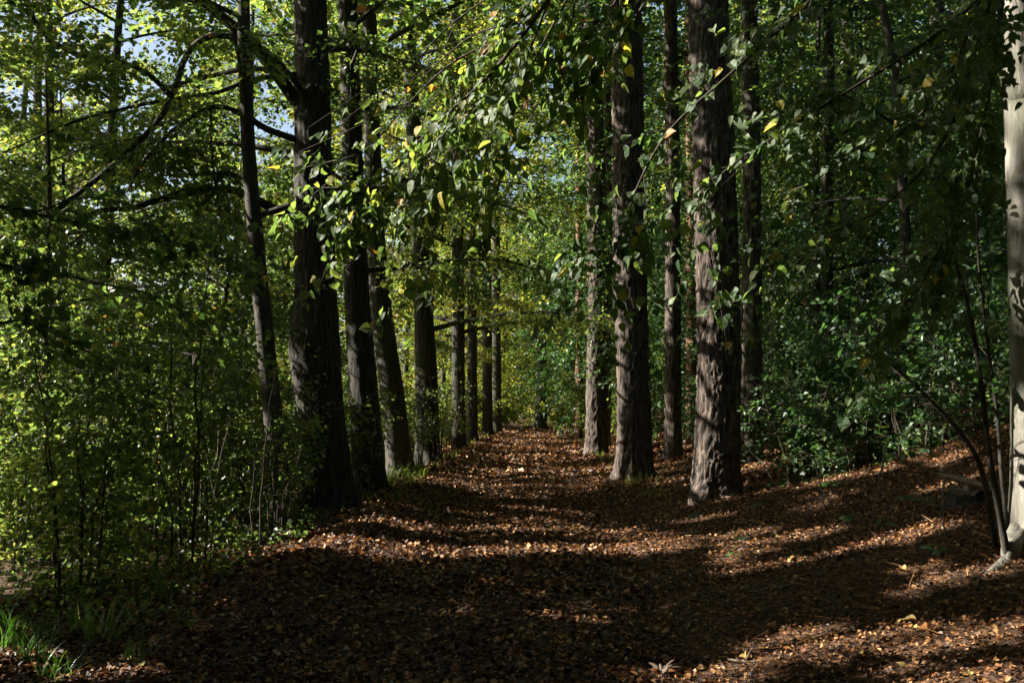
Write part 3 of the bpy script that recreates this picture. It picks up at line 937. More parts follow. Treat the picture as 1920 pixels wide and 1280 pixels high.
# ---- trees outside the picture that hold near boughs and shade the foreground
p = auto_trunk(3.5, 1.2, 13, .17)
OVER = make_tree('linden_tree', 'linden standing beside the viewer whose lit bough hangs over the path', None, *p, M['linden_bark'], M['near_leaf'], z0=4.6, nb=16, blen=4.5, nspray=500, k=22, leaf=.10)
bough(OVER, [(np.vstack([p[0][3] + [0, 0, .2], [2.0, 3.2, 4.6], A3((1120, -110, 4.5), (1035, -10, 4.6), (985, 60, 4.65), (920, 140, 4.7), (860, 195, 4.8), (780, 270, 4.9), (700, 335, 5), (640, 410, 5.15))]), .015, .003),
             (A3((1030, 0, 4.6), (975, 150, 4.7), (945, 300, 4.85), (915, 430, 4.95), (890, 520, 5)), .006, .002),
             (A3((870, 185, 4.8), (810, 290, 4.9), (740, 390, 5), (700, 460, 5.1)), .006, .002),
             (A3((985, 60, 4.65), (860, 110, 4.8), (770, 190, 4.9), (700, 270, 5), (640, 320, 5.1)), .006, .002),
             (A3((780, 270, 4.9), (700, 390, 5.05), (640, 460, 5.2)), .006, .002),
             (A3((1000, 40, 4.62), (900, 60, 4.75), (820, 120, 4.85), (740, 200, 5)), .006, .002),
             (A3((1080, -60, 4.5), (1075, 30, 4.6), (1045, 110, 4.7), (1010, 190, 4.8)), .005, .002),
             (A3((720, 330, 4.97), (650, 375, 5.15)), .004, .002),
             (A3((1075, -80, 4.5), (970, 30, 4.65), (900, 110, 4.75), (840, 200, 4.85)), .006, .002),
             (A3((1010, -60, 4.6), (910, 0, 4.75), (830, 60, 4.85), (770, 130, 4.95)), .006, .002),
             (A3((1100, -70, 4.5), (1030, 60, 4.6), (990, 140, 4.65), (960, 220, 4.7)), .006, .002),
             (A3((940, 110, 4.7), (870, 230, 4.85), (820, 330, 4.95)), .005, .002),
             (A3((1200, -90, 4.4), (1150, 10, 4.55), (1090, 90, 4.65), (1020, 190, 4.75)), .006, .002),
             (A3((1260, -80, 4.4), (1200, 20, 4.5), (1150, 90, 4.6), (1090, 190, 4.65)), .005, .002)], 145, .068, var=(.6, .18))
p = auto_trunk(-6.2, 3.5, 15, .2)
SHADE = make_tree('linden_tree', 'linden left of the viewer whose dark leafy bough dips into the thicket', None, *p, M['linden_bark'], M['linden_leaf'], z0=1.8, nb=26, blen=3.6, nspray=900, k=26, leaf=.085, spray=.8)
bough(SHADE, [(np.vstack([p[0][2], A3((-60, 380, 6.5), (60, 400, 7), (160, 420, 7.3), (260, 440, 7.6), (380, 470, 7.9), (470, 520, 8.2))]), .014, .003),
              (np.vstack([p[0][2] + [0, 0, .5], A3((-60, 480, 6.4), (60, 500, 6.8), (180, 530, 7.2), (300, 560, 7.5), (400, 640, 7.8)), ]), .014, .003),
              (A3((-80, 640, 6.2), (40, 600, 6.6), (130, 640, 6.9), (230, 700, 7.2)), .01, .003),
              (A3((60, 400, 7), (160, 370, 7.3), (260, 390, 7.6), (330, 430, 7.9)), .009, .003)], 115, .076, var=(.45, .2))
for x, y, H, n in ((-9.5, 2.0, 15, 1300), (-11, 6.4, 16, 1300), (-7.5, 6.4, 11, 900), (-14.5, 6.7, 17, 1200), (-4.9, 1.6, 8, 800), (-13, 3.5, 16, 1300), (-17, 4.5, 17, 1200), (-6.5, 2.6, 9, 900)):  # a wall of unseen trees added to keep the foreground in shade
    p = auto_trunk(x, y, H, .16)
    make_tree('linden_tree', 'unseen leafy tree added on the left to shade the near ground', 'trees outside the view', *p, M['linden_bark'], M['linden_leaf'], z0=1.2, nb=20, blen=3.4, nspray=n, k=26, leaf=.11, spray=.9)
for x, y, H, lab in ((-7.0, 6.9, 9, 'unseen understorey tree added at the left to shade the near ground'), (-9.8, 7.6, 11, 'unseen understorey tree added behind the left thicket for shade'), (-8.6, 9.1, 14.5, 'tall unseen tree added left of the thicket to shade the bank'), (-8.2, 7.2, 13.5, 'tall unseen tree added between the understorey trees to dapple the pale trunk'), (-10.0, 12.0, 12.2, 'tall unseen tree added behind the thicket to shade the path'), (-11.8, 15.8, 12.6, 'tall unseen tree added farther along to shade the path')):  # unseen trees added and shaped to shade path, bank and pale trunk
    p = auto_trunk(x, y, H, .1)
    make_tree('hazel_tree', lab, None, *p, M['grey_bark'], M['linden_leaf'], z0=(5.8 if y < 10 else 6.8 if y < 14 else 8.0) if H > 12 else 2.2, nb=16, blen=2.4, nspray=1150 if H > 12 else 520, k=26, leaf=.10, spray=.8)
for x, y, H, lab in ((-5.2, 11.2, 5.6, 'small dense tree over the near part of the left thicket'), (-6.1, 13.6, 6.4, 'small dense tree behind the slim leaning trunk'), (-4.9, 16.2, 5.8, 'small dense tree showing between the first two left trunks'), (-5.5, 19.3, 6.4, 'small dense tree left of the leaning third trunk'), (-5.0, 23, 6.5, 'small dense tree behind the fourth left trunk')):
    p = auto_trunk(x, y, H, .07)
    make_tree('hazel_tree', lab, None, *p, M['grey_bark'], M['linden_leaf'], z0=2.0, nb=14, blen=2.1, nspray=360, k=24, leaf=.095, spray=.75, var=(.4, .2))
for x, y, H in ((4.6, -2.5, 15), (-1.8, -4, 15), (7.5, 3.0, 15), (10, 7.0, 16), (-6, -5, 15), (1.5, -8, 16), (-11, -6, 16), (8, -6, 16), (13, 0, 16), (14, 11, 17), (-4, -12, 16), (5, -14, 17), (16, -8, 17), (-14, -1, 16), (20, 5, 18), (19, 17, 18), (-17, -9, 17), (12, -14, 17), (-10, -15, 17), (24, -2, 18), (26, 12, 18), (24, 24, 18)):  # ring of unseen trees added to hold back sky light
    p = auto_trunk(x, y, H, .16)
    make_tree('linden_tree', 'unseen leafy tree added behind the viewer or up the bank to block sky', 'trees outside the view', *p, M['linden_bark'], M['shade_leaf'], z0=4, nb=4, blen=3.0, nspray=0, shared=[('big', 'shade_leaf', float(ground_z(x, y)) + 4.6, 1.1, .8), ('big', 'shade_leaf', H * .75 + 1, 1.35, 1.0)])


# ------------------------------------------------------------------ the woods behind
def wood_tree(x, y, H, r, label, group, bark, leafm, **kw):
    p = auto_trunk(x, y, H, r)
    return make_tree(kw.pop('name', 'linden_tree'), label, group, *p, M[bark], M[leafm], seg=kw.pop('seg', 14), step=.3, disp=bark_disp('none', 0, 0), **kw)


for x, y, H, r in ((-6.3, 15, 12, .12), (-8.8, 19, 15, .16), (-5.6, 20.5, 13, .12), (-11.5, 24, 16, .2), (-7.2, 26, 14, .13), (-14.5, 28, 16, .18), (-4.8, 29, 13, .11), (-10, 32, 15, .16), (-6.5, 36, 15, .15), (-17, 36, 17, .2), (-12.5, 41, 16, .17), (-4.5, 41, 14, .13), (-20, 46, 18, .22), (-9.5, 14.5, 13, .14), (-3.5, 50, 14, .14)):
    sz = np.interp(y, [12, 25, 50], [.085, .12, .17])
    wood_tree(x, y, H, r, 'slim tree in the sunny wood left of the row' if y < 30 else 'slim tree far back in the sunny wood left of the row', 'trees in the sunny wood to the left', 'grey_bark', 'linden_leaf' if rng.random() < .7 else 'autumn_leaf', z0=2.0, nb=16, blen=3.0, nspray=430, k=24, leaf=sz, spray=.9, var=(.6, .2), seg=12)
for x, y, H, r in ((-26, 30, 14, .2), (-33, 45, 16, .25), (-37, 56, 16, .25), (-40, 62, 18, .3), (-38, 70, 17, .25), (-48, 50, 15, .3), (-55, 75, 18, .3), (-32, 64, 18, .25), (-16, 76, 20, .3), (-46, 95, 20, .3)):
    wood_tree(x, y, H, r, 'full leafy tree beyond the sunlit clearing', 'trees beyond the clearing', 'grey_bark', 'linden_leaf', z0=2.0, nb=8, blen=4.5, nspray=0, shared=[('big', 'linden_leaf', H * .30, 1.5, 1.0), ('big', 'linden_leaf', H * .72, 1.35, 1.0)], var=(.6, .2), seg=8)
for x, y, H, r in ((4.6, 25, 11, .1), (6.4, 21, 12, .12), (8.5, 24, 15, .16), (5.5, 31, 14, .14), (10.5, 20, 14, .15), (12.5, 26, 16, .18), (8, 33, 16, .17), (14.5, 31, 17, .2), (5, 38, 14, .13), (11, 39, 17, .18), (17.5, 37, 18, .2), (7, 45, 16, .16), (14, 46, 18, .2), (20.5, 44, 18, .2), (4.4, 47, 14, .14), (3.3, 39.5, 16, .13), (10, 53, 18, .18), (18, 54, 18, .2), (24, 52, 19, .22), (9.5, 14.5, 10, .09), (12.5, 17.5, 12, .12), (17, 24, 15, .16), (22, 34, 17, .2), (27, 44, 20, .2), (30, 56, 22, .2), (24, 62, 22, .2), (16, 64, 22, .2), (33, 66, 22, .2)):
    sz = np.interp(y, [12, 25, 50], [.085, .12, .17])
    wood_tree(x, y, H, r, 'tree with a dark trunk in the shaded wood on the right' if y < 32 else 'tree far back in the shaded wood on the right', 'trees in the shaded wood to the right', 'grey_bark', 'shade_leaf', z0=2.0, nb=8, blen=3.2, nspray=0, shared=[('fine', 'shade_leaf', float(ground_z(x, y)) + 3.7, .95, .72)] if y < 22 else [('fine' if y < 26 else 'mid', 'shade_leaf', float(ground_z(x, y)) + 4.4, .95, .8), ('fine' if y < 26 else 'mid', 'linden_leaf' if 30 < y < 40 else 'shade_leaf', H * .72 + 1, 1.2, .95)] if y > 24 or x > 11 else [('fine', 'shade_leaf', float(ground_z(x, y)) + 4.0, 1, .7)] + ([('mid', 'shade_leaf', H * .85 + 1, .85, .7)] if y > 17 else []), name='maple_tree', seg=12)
for x, y, H, r in ((-2.2, 55, 15, .15), (-.6, 60, 15, .16), (1.62, 55.5, 17, .34), (3.6, 59, 15, .14), (5.4, 60, 16, .16), (.8, 68, 17, .2), (3.2, 72, 18, .2), (-2.6, 74, 18, .2), (6.8, 70, 18, .2), (9.5, 66, 18, .2), (-.5, 80, 19, .22), (4.5, 82, 19, .22), (-5.5, 82, 19, .22), (9, 84, 19, .22), (13, 78, 19, .22), (-11, 78, 19, .22)):
    big = r > .3
    wood_tree(x, y, H, r, 'thick dark trunk closing the far end of the path' if big else 'tree of the lit wood beyond the end of the path', None if big else 'trees beyond the end of the path', 'linden_bark', 'autumn_leaf' if x < 1 else 'linden_leaf', z0=1.8, nb=8, blen=3.2, nspray=0, shared=([('mid', 'linden_leaf', 9.5, .9, .7)] if big else [('mid', 'autumn_leaf' if x < 1.2 else 'linden_leaf', H * .27, 1.05, .85), ('mid', 'autumn_leaf' if x < 0 else 'linden_leaf', H * .62, 1.2, .9)]), seg=12)


# ------------------------------------------------------------------ shrubs
def shrub(x, y, h, spread, ns, label, group, leafm, leaf=.06, tm=LEAF_MID, nspray=90, k=20, spray=.4, name='shrub', var=(.45, .2), rstem=.014, start=.2, pinnate=False, lean=(0, 0)):
    reseed(x, y, h)
    z = float(ground_z(x, y))
    root = thing(name, (x, y, z), label, 'shrub', group)
    acc = Acc()
    polys = []
    for q in range(ns):
        az = q * 2.4 + rng.normal(0, .5)
        L = h * rng.uniform(.6, 1.05)
        t = np.linspace(0, 1, 8)[:, None]
        o = np.array([math.cos(az), math.sin(az), 0])
        b = np.array([x, y, z]) + o * rng.uniform(.03, .4) * min(1, spread)
        b[2] = float(ground_z(b[0], b[1]))
        p = b + np.array([0, 0, L]) * t + o * spread * rng.uniform(.3, 1.0) * t ** 1.7 + np.array([*lean, 0]) * t ** 1.4 + rng.normal(0, .035, (8, 3)) * t * h * .5
        p[0, 2] -= .1
        s = Acc()
        tube(s, p, rstem * rng.uniform(.6, 1.2) * (1 - .8 * t[:, 0]), 5)
        s.build('stem', [M['twig']], root)
        polys.append(p)
    P_, D_ = [], []
    for p in polys:
        q, T = along(p, max(2, nspray // ns), start)
        P_.append(q)
        a_ = rng.random(len(q)) * 6.283
        D_.append(nrm(np.stack([np.cos(a_), np.sin(a_), rng.normal(.15, .3, len(q))], -1)))
    P_, D_ = np.vstack(P_), np.vstack(D_)
    Ls = spray * rng.uniform(.6, 1.3, len(P_))
    if pinnate:
        # leaflets in pairs along a drooping rachis
        kk = 14
        t = np.linspace(.15, 1, kk // 2)
        Z = np.array([0, 0, 1.])
        Sd = nrm(np.cross(D_, Z))
        for sgn in (-1, 1):
            for tt in t:
                Q = P_ + D_ * (Ls * tt)[:, None]
                Q[:, 2] -= Ls * .45 * tt * tt
                dd = Sd * sgn + D_ * .25 + rng.normal(0, .08, Q.shape)
                m = keep(Q)
                batch(acc, LEAFLET, Q[m], dd[m], (np.array([0, 0, 1.]) + rng.normal(0, .2, Q.shape))[m], leaf * rng.uniform(.8, 1.1, m.sum()), 0, np.clip(rng.normal(*var, m.sum()), 0, 1))
        E = P_ + D_ * Ls[:, None]
        E[:, 2] -= Ls * .4
        twigs(acc, P_, E, .002, 1)
    else:
        sprays(acc, P_, D_, Ls, k, tm, leaf, var=var, twig=.003, droop=.2, tilt=.55)
    acc.build('foliage', [leafm, M['twig']], root)
    return root


near_left = [(-3.6, 8.4, 2.7, 'tall twiggy shrub at the left edge, nearest the grass'), (-3.0, 9.3, 2.9, 'shrub with two dark forking stems in the left thicket'), (-4.3, 9.9, 3.3, 'shrub at the left edge behind the nearest one'), (-2.75, 10.6, 2.2, 'low shrub by the lit lip of the path on the left'), (-3.7, 11.3, 3.4, 'tall shrub left of the slim leaning trunk'), (-4.9, 11.8, 3.6, 'bushy shrub deep at the left edge'), (-2.95, 12.4, 1.5, 'small shrub at the foot of the slim leaning trunk')]
for i, (x, y, h, lab) in enumerate(near_left):
    shrub(x, y, h, .75, 7, lab, None, M['linden_leaf'], leaf=.06, tm=LEAF_MID if y < 9.5 else LEAF_LO, nspray=170 if h > 2 else 80, k=18, spray=.42, var=(.45, .2), rstem=.014, start=.06)
for i, (x, y, h) in enumerate(((-4.4, 13.6, 3.2), (-5.8, 13.4, 3.6), (-3.5, 15.2, 2.4), (-7.2, 14.6, 3.8), (-5.0, 17, 3.4), (-3.3, 18.2, 1.8), (-6.6, 18, 3.6), (-8.8, 17, 4), (-4.2, 21, 2.8), (-7.8, 22, 4), (-3.2, 22.6, 2.0), (-5.6, 24.5, 3.2), (-10.5, 21, 4), (-3.6, 27, 2.6), (-2.9, 25.6, 1.8), (-6.5, 29.5, 3.6), (-3.0, 31, 2.4), (-9, 29, 4), (-4.4, 34, 3), (-2.5, 36, 2.4), (-2.2, 41, 2.2), (-3.6, 45, 3), (-1.7, 46.5, 2.2), (-12.5, 34, 4), (-1.4, 51.5, 2.2), (-4.6, 11.4, 2.2), (-5.4, 10.6, 2.6), (-5.9, 12.2, 3.0), (-4.9, 12.9, 2.0), (-6.6, 11.6, 3.2), (-3.9, 12.8, 1.6), (-6.4, 15.6, 3), (-4.5, 15.2, 2.0), (-5.6, 14.6, 1.8), (-7.6, 12.8, 3.4), (-3.4, 13.6, 1.5), (-8.4, 14.8, 3.6), (-6.9, 13.3, 1.6))):
    sz = np.interp(y, [12, 25, 50], [.06, .08, .12])
    shrub(x, y, h, .9, 5, 'leafy shrub in the sunny thicket left of the path' if y < 24 else 'leafy shrub beside the far stretch of the path on the left', 'shrubs in the thicket on the left', M['linden_leaf'] if y < 30 else M['autumn_leaf'], leaf=sz * 1.15, tm=LEAF_LO, nspray=130, k=20, spray=.5, var=(.55, .2), start=.08)
for x, y, h, lab in ((3.9, 13.0, 1.5, 'low dark shrub touching the right side of the thickest pine'), (4.9, 11.9, 1.6, 'low leafy shrub on the bank above the lone seedling'), (5.9, 11.0, 1.5, 'low leafy shrub on the bank left of the slanting sapling'), (6.6, 10.2, 1.4, 'low leafy shrub behind the slanting sapling'), (6.4, 12.0, 2.2, 'mid-height shrub behind the feathery shrub up the bank'), (5.2, 13.2, 2.0, 'mid-height shrub behind the low shrubs on the bank'), (4.5, 14.8, 2.2, 'shrub between the thickest pine and the straight pine'), (7.6, 10.6, 1.8, 'leafy shrub close behind the pale tree'), (8.6, 12.6, 2.6, 'tall dark shrub behind the pale tree')):
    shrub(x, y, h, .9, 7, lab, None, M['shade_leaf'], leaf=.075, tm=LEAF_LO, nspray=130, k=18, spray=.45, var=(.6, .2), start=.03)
right_sh = [(4.6, 13.6, 2.2, 'leafy shrub right behind the thickest pine'), (5.9, 12.4, 2.6, 'shrub with dark hanging leaves halfway along the bank'), (7.0, 13.2, 3.0, 'dense shrub up the bank left of the pale tree'), (5.4, 15.6, 2.8, 'shrub filling the gap between pines on the bank'), (8.3, 15.2, 3.2, 'tall shrub high on the bank in deep shade')]
for x, y, h, lab in right_sh:
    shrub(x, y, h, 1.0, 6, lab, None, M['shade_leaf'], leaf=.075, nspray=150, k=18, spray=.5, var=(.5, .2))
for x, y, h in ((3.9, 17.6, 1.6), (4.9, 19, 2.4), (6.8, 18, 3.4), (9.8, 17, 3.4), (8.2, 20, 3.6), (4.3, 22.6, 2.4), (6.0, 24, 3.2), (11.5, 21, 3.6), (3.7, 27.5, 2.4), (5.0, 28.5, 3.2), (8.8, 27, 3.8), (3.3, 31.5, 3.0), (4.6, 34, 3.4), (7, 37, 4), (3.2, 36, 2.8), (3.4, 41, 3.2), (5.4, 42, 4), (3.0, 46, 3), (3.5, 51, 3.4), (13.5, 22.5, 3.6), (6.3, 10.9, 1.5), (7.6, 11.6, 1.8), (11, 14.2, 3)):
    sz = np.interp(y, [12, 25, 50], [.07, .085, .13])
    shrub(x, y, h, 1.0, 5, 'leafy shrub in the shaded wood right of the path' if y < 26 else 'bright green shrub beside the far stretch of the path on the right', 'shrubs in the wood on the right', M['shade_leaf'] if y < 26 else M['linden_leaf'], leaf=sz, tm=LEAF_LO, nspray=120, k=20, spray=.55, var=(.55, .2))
for x, y, h in ((-2.8, 54.5, 2.6), (-3.5, 57, 3), (4.6, 55.5, 3), (-.9, 53.2, 1.8), (2.9, 53, 2.0), (-.4, 57.5, 2.6), (3.2, 57, 2.6), (2.6, 64, 3.2), (-2.4, 64, 3.2), (5.5, 65, 3.5)):
    shrub(x, y, h, 1.2, 5, 'yellowing shrub where the path ends', 'shrubs at the end of the path', M['autumn_leaf'], leaf=.15, tm=LEAF_LO, nspray=120, k=20, spray=.7)
g = G(1400, 900)
shrub(4.25, 12.6, 1.25, .9, 5, 'feathery shrub with paired leaflets against the thickest pine', None, M['shade_leaf'], leaf=.055, nspray=70, spray=.32, pinnate=True, name='rowan_shrub', var=(.7, .15), lean=(-.5, -.2))
shrub(5.2, 10.6, 1.3, .8, 5, 'feathery shrub with paired leaflets up the bank', None, M['shade_leaf'], leaf=.055, nspray=60, spray=.32, pinnate=True, name='rowan_shrub', var=(.6, .15))
# young shoots round the fourth trunk
for px, Y, h, lab in ((822, 23.4, 2.4, 'upright shoots right of the fourth left trunk'), (786, 23.2, 1.8, 'upright shoots at the foot of the fourth left trunk'), (845, 26, 2.6, 'pale shoots between the fourth and fifth left trunks'), (668, 15.6, 1.6, 'thin shoots at the foot of the second left trunk'), (520, 11.5, 1.5, 'thin bare shoots by the slim leaning trunk')):
    q = at(px, 860, Y)
    shrub(q[0], Y, h, .35, 9, lab, None, M['linden_leaf'], leaf=.07, tm=LEAF_LO, nspray=36, k=12, spray=.4, rstem=.012, name='young_shoots', start=.4)

# saplings at the pale tree
for pts, r0, r1, lab in (([(1892, 1030, 6.15), (1872, 950, 6.1), (1855, 850, 6.1), (1836, 690, 6.0), (1812, 560, 5.95), (1778, 440, 5.9), (1760, 330, 5.9)], .024, .007, 'bent sapling stem leaning left from the foot of the pale tree'),
                         ([(1893, 1000, 6.3), (1878, 880, 6.3), (1868, 760, 6.3), (1852, 640, 6.25), (1836, 500, 6.2), (1830, 380, 6.2)], .017, .006, 'dark upright sapling close to the pale trunk'),
                         ([(1868, 960, 6.6), (1840, 880, 6.5), (1800, 810, 6.4), (1740, 745, 6.3), (1680, 690, 6.2), (1640, 655, 6.1)], .02, .004, 'dark sapling slanting far left over the bank')):
    P0 = A3(*pts)
    P0[0, 2] = float(ground_z(P0[0, 0], P0[0, 1])) - .05
    root = thing('sapling', P0[0], lab, 'sapling')
    P, R = catmull(P0, np.linspace(r0, r1, len(P0)), .06)
    s = Acc()
    tube(s, P, R * (1 + .12 * np.sin(np.arange(len(R)) * .9)), 8)
    s.build('stem', [M['grey_bark']], root)
    acc = Acc()
    q, T = along(P, 16, .35)
    D = side_dirs(T, (.5, 1.2), .1)
    twigs(acc, q, q + D * rng.uniform(.15, .5, (16, 1)), .003, 1)
    q, T = along(P, 14, .4)
    sprays(acc, q, side_dirs(T), np.full(14, .35), 7, LEAF_MID, .07, twig=.002)
    acc.build('foliage', [M['shade_leaf'], M['twig']], root)

reseed(9)
# ------------------------------------------------------------------ small things on the ground
def blade_tuft(x, y, n, h, label, group=None, wdt=.0036, m='grass', var=(.2, .3)):
    z = float(ground_z(x, y))
    acc = Acc()
    az = rng.random(n) * 6.283
    L = h * 1.25 * rng.uniform(.4, 1.2, n)
    bend = rng.uniform(.3, 1.1, n)
    rows = 5
    b = np.stack([x + rng.normal(0, .05, n), y + rng.normal(0, .05, n), np.full(n, z - .01)], -1)
    o = np.stack([np.cos(az), np.sin(az), np.zeros(n)], -1)
    sdv = np.stack([-np.sin(az), np.cos(az), np.zeros(n)], -1)
    V = np.empty((n, rows * 2, 3))
    for i in range(rows):
        t = i / (rows - 1)
        c = b + np.array([0, 0, 1]) * (L * (t - .45 * bend * t * t))[:, None] + o * (L * .75 * bend * t ** 1.6)[:, None]
        wv = wdt * (1 - t ** 2 * .95)
        V[:, 2 * i] = c - sdv * wv
        V[:, 2 * i + 1] = c + sdv * wv + np.array([0, 0, wv * .4])
    Q0 = np.array([[2 * i, 2 * i + 1, 2 * i + 3, 2 * i + 2] for i in range(rows - 1)])
    acc.add(V.reshape(-1, 3), None, (Q0[None] + (np.arange(n) * rows * 2)[:, None, None]).reshape(-1, 4), 0, np.repeat(np.clip(rng.normal(var[0], var[1], n), 0, 1), rows * 2), True)
    o_ = acc.build('grass_tuft', [M[m]])
    tag(o_, label, 'grass tuft', group)
    o_['kind'] = 'thing'
    return o_


for px, py, n, h, lab in ((60, 1240, 60, .34, 'sunlit grass tuft in the near corner left of the path'), (20, 1215, 45, .34, 'grass tuft at the very edge beside the sunlit tuft'), (150, 1180, 35, .30, 'dark grass tuft behind the sunlit corner tuft'), (255, 1245, 34, .20, 'small bright grass tuft beside the lit fallen leaves'), (290, 1130, 30, .25, 'spiky dark green tuft in the shade of the thicket'), (110, 1270, 40, .22, 'low grass tuft at the bottom edge beside lit leaves'), (90, 1205, 26, .26, 'thin dark tuft between the corner tufts'), (215, 1205, 22, .22, 'thin tuft by the broad strap-leaved plant'), (340, 1180, 20, .18, 'sparse tuft in the shade nearest the path')):
    q = G(px, py)
    blade_tuft(q[0], q[1], n, h, lab)
q = G(185, 1200)
blade_tuft(q[0], q[1], 14, .36, 'plant with broad pale strap leaves by the corner grass', None, .014, 'grass', (.85, .1))
for px, Y, lab in ((735, 19.2, 'pale grass tuft left of the third left trunk'), (760, 19.0, 'pale grass tuft before the third left trunk'), (785, 20, 'pale grass tuft right of the third left trunk')):
    q = at(px, 890, Y)
    blade_tuft(q[0], Y, 60, .38, lab, None, .007, 'meadow')
# rough grass along the verges and on the far side of the left thicket
acc = Acc()


def grass(acc, x, y, h, wd, var):
    n = len(x)
    z = ground_z(x, y)
    az = rng.random(n) * 6.283
    o = np.stack([np.cos(az), np.sin(az), np.zeros(n)], -1)
    s = np.stack([-np.sin(az), np.cos(az), np.zeros(n)], -1)
    b = np.stack([x, y, z - .01], -1)
    L = (h * rng.uniform(.5, 1.3, n))[:, None]
    mid = b + np.array([0, 0, .6]) * L + o * L * .12
    tip = b + np.array([0, 0, .9]) * L + o * L * .5
    V = np.stack([b - s * wd, b + s * wd, mid + s * wd * .7, mid - s * wd * .7, tip], 1)
    f = np.arange(n)[:, None] * 5
    acc.add(V.reshape(-1, 3), f + np.array([[3, 2, 4]]), f + np.array([[0, 1, 2, 3]]), 0, np.repeat(np.clip(rng.normal(*var, n), 0, 1), 5), False)


n = 1300
y = 14 * (55 / 14) ** rng.random(n)
x = .023 * y + np.where(rng.random(n) < .6, -1.9 - np.abs(rng.normal(0, .35, n)), 1.5 + np.abs(rng.normal(0, .3, n)))
pk = wob(x * 0, y, 1.4) > -.05
grass(acc, x[pk], y[pk], .2, .007, (.6, .2))
acc.build('verge_grass', [M['meadow']], None, 'stuff')
acc = Acc()
n = 9000
y = 8 + 70 * rng.random(n) ** 1.3
x = -8.5 - rng.random(n) ** 1.2 * (y * .55)
grass(acc, x, y, .28, .012, (.4, .25))
acc.build('meadow_grass', [M['meadow']], None, 'stuff')
acc = Acc()                                               # low green plants under the left thicket
n = 1500
x, y = rng.uniform(-5.5, -2.3, n), rng.uniform(6.5, 16, n)
P = np.stack([x, y, ground_z(x, y) + rng.random(n) * .12], -1)
an = rng.random(n) * 6.283
sprays(acc, P, np.stack([np.cos(an), np.sin(an), np.full(n, .5)], -1), np.full(n, .18), 5, LEAF_MID, .045, twig=.0015, laterals=0)
acc.build('ground_cover', [M['linden_leaf'], M['twig']], None, 'stuff')

# maple seedlings
lob = []
for k_, (an_, rr_) in enumerate(((-2.5, .45), (-2.0, .3), (-1.35, .85), (-.95, .42), (-.62, .55), (0, 1.1), (.62, .55), (.95, .42), (1.35, .85), (2.0, .3), (2.5, .45))):
    lob.append((math.sin(an_) * rr_, .25 + math.cos(an_) * rr_ * .9, .06 * math.cos(an_ * 3)))
MAPLE = (np.array([(0, .25, .08)] + lob), np.array([(0, i + 1, i + 2) for i in range(10)])[:, [0, 2, 1]], np.zeros((0, 4), int))
q_ = Acc()
q_.add(MAPLE[0], MAPLE[1], None, 0, .6)
maple_leaf = q_.mesh('leaf', [M['shade_leaf']])
for px, py, s, lab in ((1515, 925, .10, 'maple seedling on the bank below the two dry sticks'), (1460, 880, .11, 'maple seedling near the foot of the thickest pine'), (1590, 990, .08, 'lone maple seedling in the middle of the shaded bank'), (1750, 1070, .09, 'maple seedling at the foot of the pale tree'), (1395, 1030, .08, 'maple seedling nearest the path on the bank'), (1700, 955, .09, 'dark maple seedling below the stump'), (1735, 965, .08, 'maple seedling close to the stump'), (1620, 870, .12, 'maple seedling beside the leaning stick on the bank'), (1375, 1055, .06, 'small seedling low on the bank by a pale twig'), (1300, 985, .09, 'leafy seedling just before the thickest pine'), (1425, 975, .1, 'broad-leaved seedling right of the thickest pine foot'), (1560, 930, .11, 'tall seedling at the lower edge of the bank shrubs'), (1660, 1000, .08, 'seedling between the stump and the forked pale twig'), (1485, 1030, .07, 'seedling above the pale fallen branch')):
    q = G(px, py)
    root = thing('maple_seedling', q, lab, 'seedling')
    b = Acc()
    hh = s * rng.uniform(1.4, 2.0)
    tube(b, [q - [0, 0, .02], q + [.01, 0, hh * .5], q + [.0, .01, hh]], [.003, .0025, .002], 5)
    b.build('stem', [M['twig']], root)
    for i in range(4):
        a_ = i * 1.57 + rng.normal(0, .3)
        o = bpy.data.objects.new('leaf', maple_leaf)
        o.parent = root
        o.location = (math.cos(a_) * .02, math.sin(a_) * .02, hh - .01 * i)
        o.rotation_euler = (rng.normal(-.35, .2), rng.normal(0, .2), a_ - 1.57)
        o.scale = (s * rng.uniform(.7, 1),) * 3
        COL.objects.link(o)

